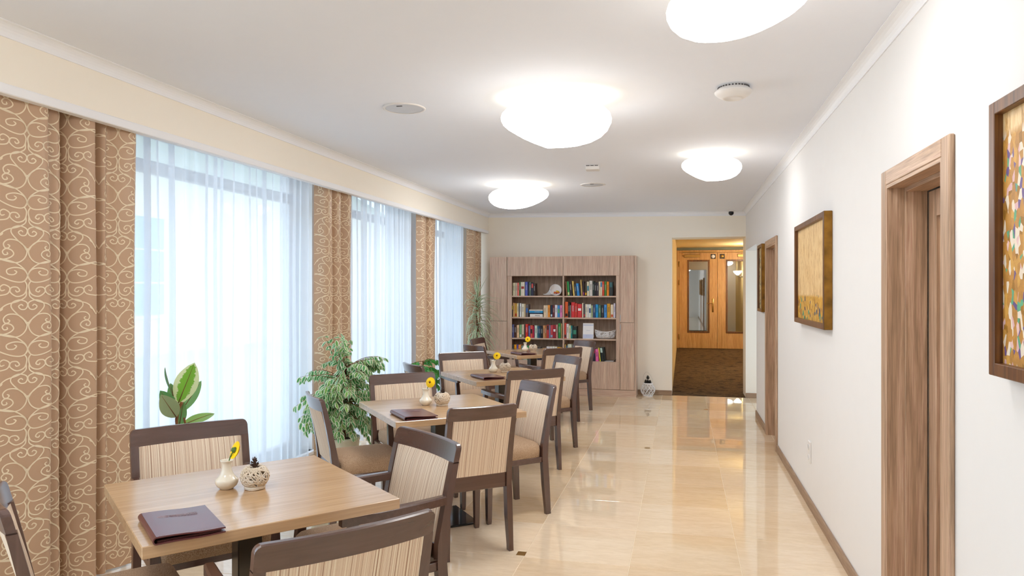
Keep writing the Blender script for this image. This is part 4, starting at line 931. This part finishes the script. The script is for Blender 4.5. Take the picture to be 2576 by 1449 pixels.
def fig(name, loc, rpot, hpot, label, twigs, leaf, mat, mt, seed, nparts, trunk, bark=True):
    e = empty(name, loc, 0, label, 'plant'); pot(e, rpot, hpot); rr = random.Random(seed)
    B = MB(); B.tube(spline(trunk, 5), [.016 * (1 - .6 * i / (len(trunk) * 5 - 5)) for i in range((len(trunk) - 1) * 5 + 1)], 8)
    if len(trunk) > 3: B.tube([(p[0] + .018 * cos(i * 1.5), p[1] + .018 * sin(i * 1.5), p[2]) for i, p in enumerate(spline(trunk[:4], 5))], .011, 7)
    leaves = []
    for (p0, d, ln_, dr) in twigs:
        pts = []; p = Vector(p0); v = Vector(d).normalized(); n = 8
        for i in range(n + 1):
            pts.append(p.copy()); v = (v + Vector((0, 0, -dr / n)) + Vector((rr.uniform(-.1, .1), rr.uniform(-.1, .1), 0))).normalized(); p = p + v * ln_ / n
        B.tube(pts, [.0035 * (1 - .75 * i / n) for i in range(n + 1)], 4)
        for i in range(2, n + 1):
            for s in (-1, 1):
                t = (pts[min(i + 1, n)] - pts[i - 1]).normalized(); side = t.cross(Vector((0, 0, 1))).normalized() * s
                dv = (t * rr.uniform(.2, .8) + side * rr.uniform(.2, .9) + Vector((0, 0, rr.uniform(-1.3, -.2)))).normalized()
                up = Vector((rr.uniform(-.6, .6), rr.uniform(-.6, .6), 1)); m_ = Matrix.Translation(pts[i] + side * .004) @ frame_to(dv, up) @ Matrix.Scale(rr.uniform(.7, 1.15), 4); leaves.append(m_)
    B.build('trunk', M['bark'], e, True)
    V, F, A = leaf_geo(*leaf); rr.shuffle(leaves); base = None
    camv = Vector((0, 0, EYE)) - Vector(loc); leaves.sort(key=lambda m_: -(m_.translation.dot(camv.normalized()) + rr.uniform(0, .12)))
    rest = MB()
    for i, m_ in enumerate(leaves):
        if i < nparts:
            if base is None: lo = obj('leaf', V, F, mt, e, True, True, A); base = lo.data
            else: lo = bpy.data.objects.new('leaf', base); COL.objects.link(lo); lo.parent = e
            lo.matrix_local = m_
        else: rest.add(V, F, m_, list(A))
    if rest.V: r_ = rest.build('foliage', mt, e, True); r_['kind'] = 'stuff'
    return e
rr = random.Random(21); tw = []
for i in range(120):                                  # leafy twigs filling a broad crown round a short trunk
    z = rr.uniform(.42, .92); a = rr.uniform(0, 2 * pi); k_ = .75 + .5 * sin(pi * (z - .36) / .68)
    tw.append(((rr.uniform(-.05, .05), rr.uniform(-.05, .05), z), (cos(a), sin(a), rr.uniform(-.1, .9)), rr.uniform(.16, .29) * k_, rr.uniform(.5, 1.5)))
for i in range(9): tw.append(((.02 * cos(i), .02 * sin(i), .84), (rr.uniform(-.3, .12), rr.uniform(-.25, .15), 1), rr.uniform(.26, .38), rr.uniform(.3, 1.2)))
for i in range(9): tw.append(((.03, .02, rr.uniform(.74, .92)), (.42, .4, rr.uniform(.4, .9)), rr.uniform(.24, .33), rr.uniform(.7, 1.4)))
for i in range(8): tw.append(((-.03, -.02, rr.uniform(.55, .8)), (-.45 + rr.uniform(-.2, .2), -.6, rr.uniform(.1, .5)), rr.uniform(.28, .36), rr.uniform(1.0, 1.8)))
for i in range(5): tw.append(((.03, .02, rr.uniform(.45, .6)), (.5, .4, rr.uniform(-.1, .3)), rr.uniform(.22, .32), rr.uniform(1.2, 2.2)))
fig('weeping_fig', (-2.66, 5.30, 0), .13, .34, 'bushy variegated weeping fig in a cream pot by the windows', tw, (.06, .0165, .25, .2), 'ficus', M['ficus'], 4, 300, [(0, 0, .3), (.008, 0, .42), (-.01, .01, .58), (.01, 0, .75), (-.02, 0, .95)])
tw = []
for i in range(26): a = rr.uniform(0, 2 * pi); tw.append(((0, 0, rr.uniform(.46, .74)), (cos(a), sin(a), rr.uniform(.2, 1.0)), rr.uniform(.17, .28), rr.uniform(.8, 1.6)))
for i in range(5): tw.append(((0.02, .02, rr.uniform(.5, .6)), (.3, .8, rr.uniform(.3, .8)), rr.uniform(.22, .3), rr.uniform(.6, 1.2)))
fig('weeping_fig', (-2.80, 7.50, 0), .12, .3, 'small green weeping fig half hidden behind the third table', tw, (.06, .016, .25, .2), 'green', M['green'], 8, 300, [(0, 0, .26), (.005, 0, .45), (-.005, 0, .74)])
# rubber plant
rp = empty('rubber_plant', (-2.80, 3.60, 0), 0, 'young variegated rubber plant with big leaves behind the nearest table', 'plant'); pot(rp, .12, .26)
MB().tube(spline([(0, 0, .22), (.01, -.01, .5), (-.035, -.03, .72), (-.045, -.02, .80), (-.03, .0, .87)], 5), .0085, 8).tube(spline([(.01, -.01, .45), (.0, .01, .65), (-.015, .0, .78)], 4), .006, 7).build('stem', M['bark'], rp, True)
def rleaf(p0, p1, hw, nrm, mt, droop=.05, fold=.12):
    p0, p1 = Vector(p0), Vector(p1); d = p1 - p0
    V, F, A = leaf_geo(d.length, hw, droop, fold, 10, .95); lo = obj('leaf', V, F, mt, rp, True, True, A); lo.matrix_local = Matrix.Translation(p0) @ frame_to(d, Vector(nrm))
    MB().tube([(0, d.length * t, -droop * d.length * t * t + .0012) for t in (0, .25, .5, .75, .95)], [.003, .0024, .0018, .0012, .0006], 5).build('leaf_midrib', M['bark'], lo, True)
cn = Vector((.6, -.75, .25))
rleaf((-0.050, -0.010, 0.856), (-0.050, 0.136, 1.081), .066, cn, M['rubber'], -.05)
rleaf((-0.050, -0.047, 0.914), (-0.010, -0.189, 1.086), .024, cn + Vector((-.9, -.2, 0)), M['rubber_d'], .08, .3)
rleaf((-0.050, 0.006, 0.802), (-0.100, 0.283, 0.964), .034, cn + Vector((.5, .3, .2)), M['rubber_d'], .05, .25)
rleaf((-0.020, -0.058, 0.791), (0.030, -0.232, 0.932), .05, cn + Vector((.1, 0, -.3)), M['rubber_u'], .1, .1)
rleaf((-0.050, 0.017, 0.726), (-0.050, 0.354, 0.774), .034, cn + Vector((0, .2, .5)), M['rubber_l'], .12, .1)
rleaf((-0.080, 0.004, 0.813), (-0.100, -0.087, 0.941), .04, cn, M['rubber_d'], .1, .1)
rleaf((-0.100, 0.049, 0.816), (-0.110, 0.001, 0.975), .035, cn + Vector((-.3, 0, 0)), M['rubber_d'], .05, .15)
rleaf((-0.050, -0.000, 0.722), (-0.030, 0.015, 0.871), .03, cn + Vector((-.1, 0, -.2)), M['rubber_d'], .05, .2)
# dragon tree
dt = empty('dragon_tree', (-2.84, 9.86, 0), 0, 'tall spiky dragon tree with pale arching leaves in the corner', 'plant'); pot(dt, .15, .3)
MB().tube(spline([(0, 0, .26), (.01, 0, .6), (-.02, 0, 1.0), (-.03, 0, 1.42)], 6), .016, 8).build('trunk', M['bark'], dt, True)
rr = random.Random(12)
for i in range(105):
    t = i / 104; z = .78 + .66 * t; a = i * 2.39996 + rr.uniform(-.3, .3); L_ = rr.uniform(.34, .5)
    up = -.15 + 1.0 * t + rr.uniform(-.2, .2)
    if t > .93: up = rr.uniform(2.0, 4.0); L_ = rr.uniform(.26, .36)
    v = Vector((cos(a), sin(a), up)).normalized(); p = Vector((-.02, 0, z)); n = 9; V = []; F = []; A = []; dr = (2.4 - 1.2 * t) * rr.uniform(.7, 1.2) * (.15 if t > .93 else 1)
    for j in range(n + 1):
        w_ = .0145 * (1 - (j / n) ** 2) + .0006; side = v.cross(Vector((0, 0, 1)))
        side = side.normalized() if side.length > .01 else Vector((1, 0, 0))
        nn = side.cross(v)
        for q in (-1, 0, 1): V.append(tuple(p + side * w_ * q + nn * abs(q) * w_ * .3)); A.append(abs(q))
        p = p + v * L_ / n; v = (v + Vector((0, 0, -dr / n))).normalized()
        p.x = max(p.x, -.1); p.y = min(p.y, .38)
    for j in range(n):
        for q in (0, 1): b = j * 3 + q; F.append((b, b + 1, b + 4, b + 3))
    obj('leaf', V, F, M['drac'], dt, True, True, A)
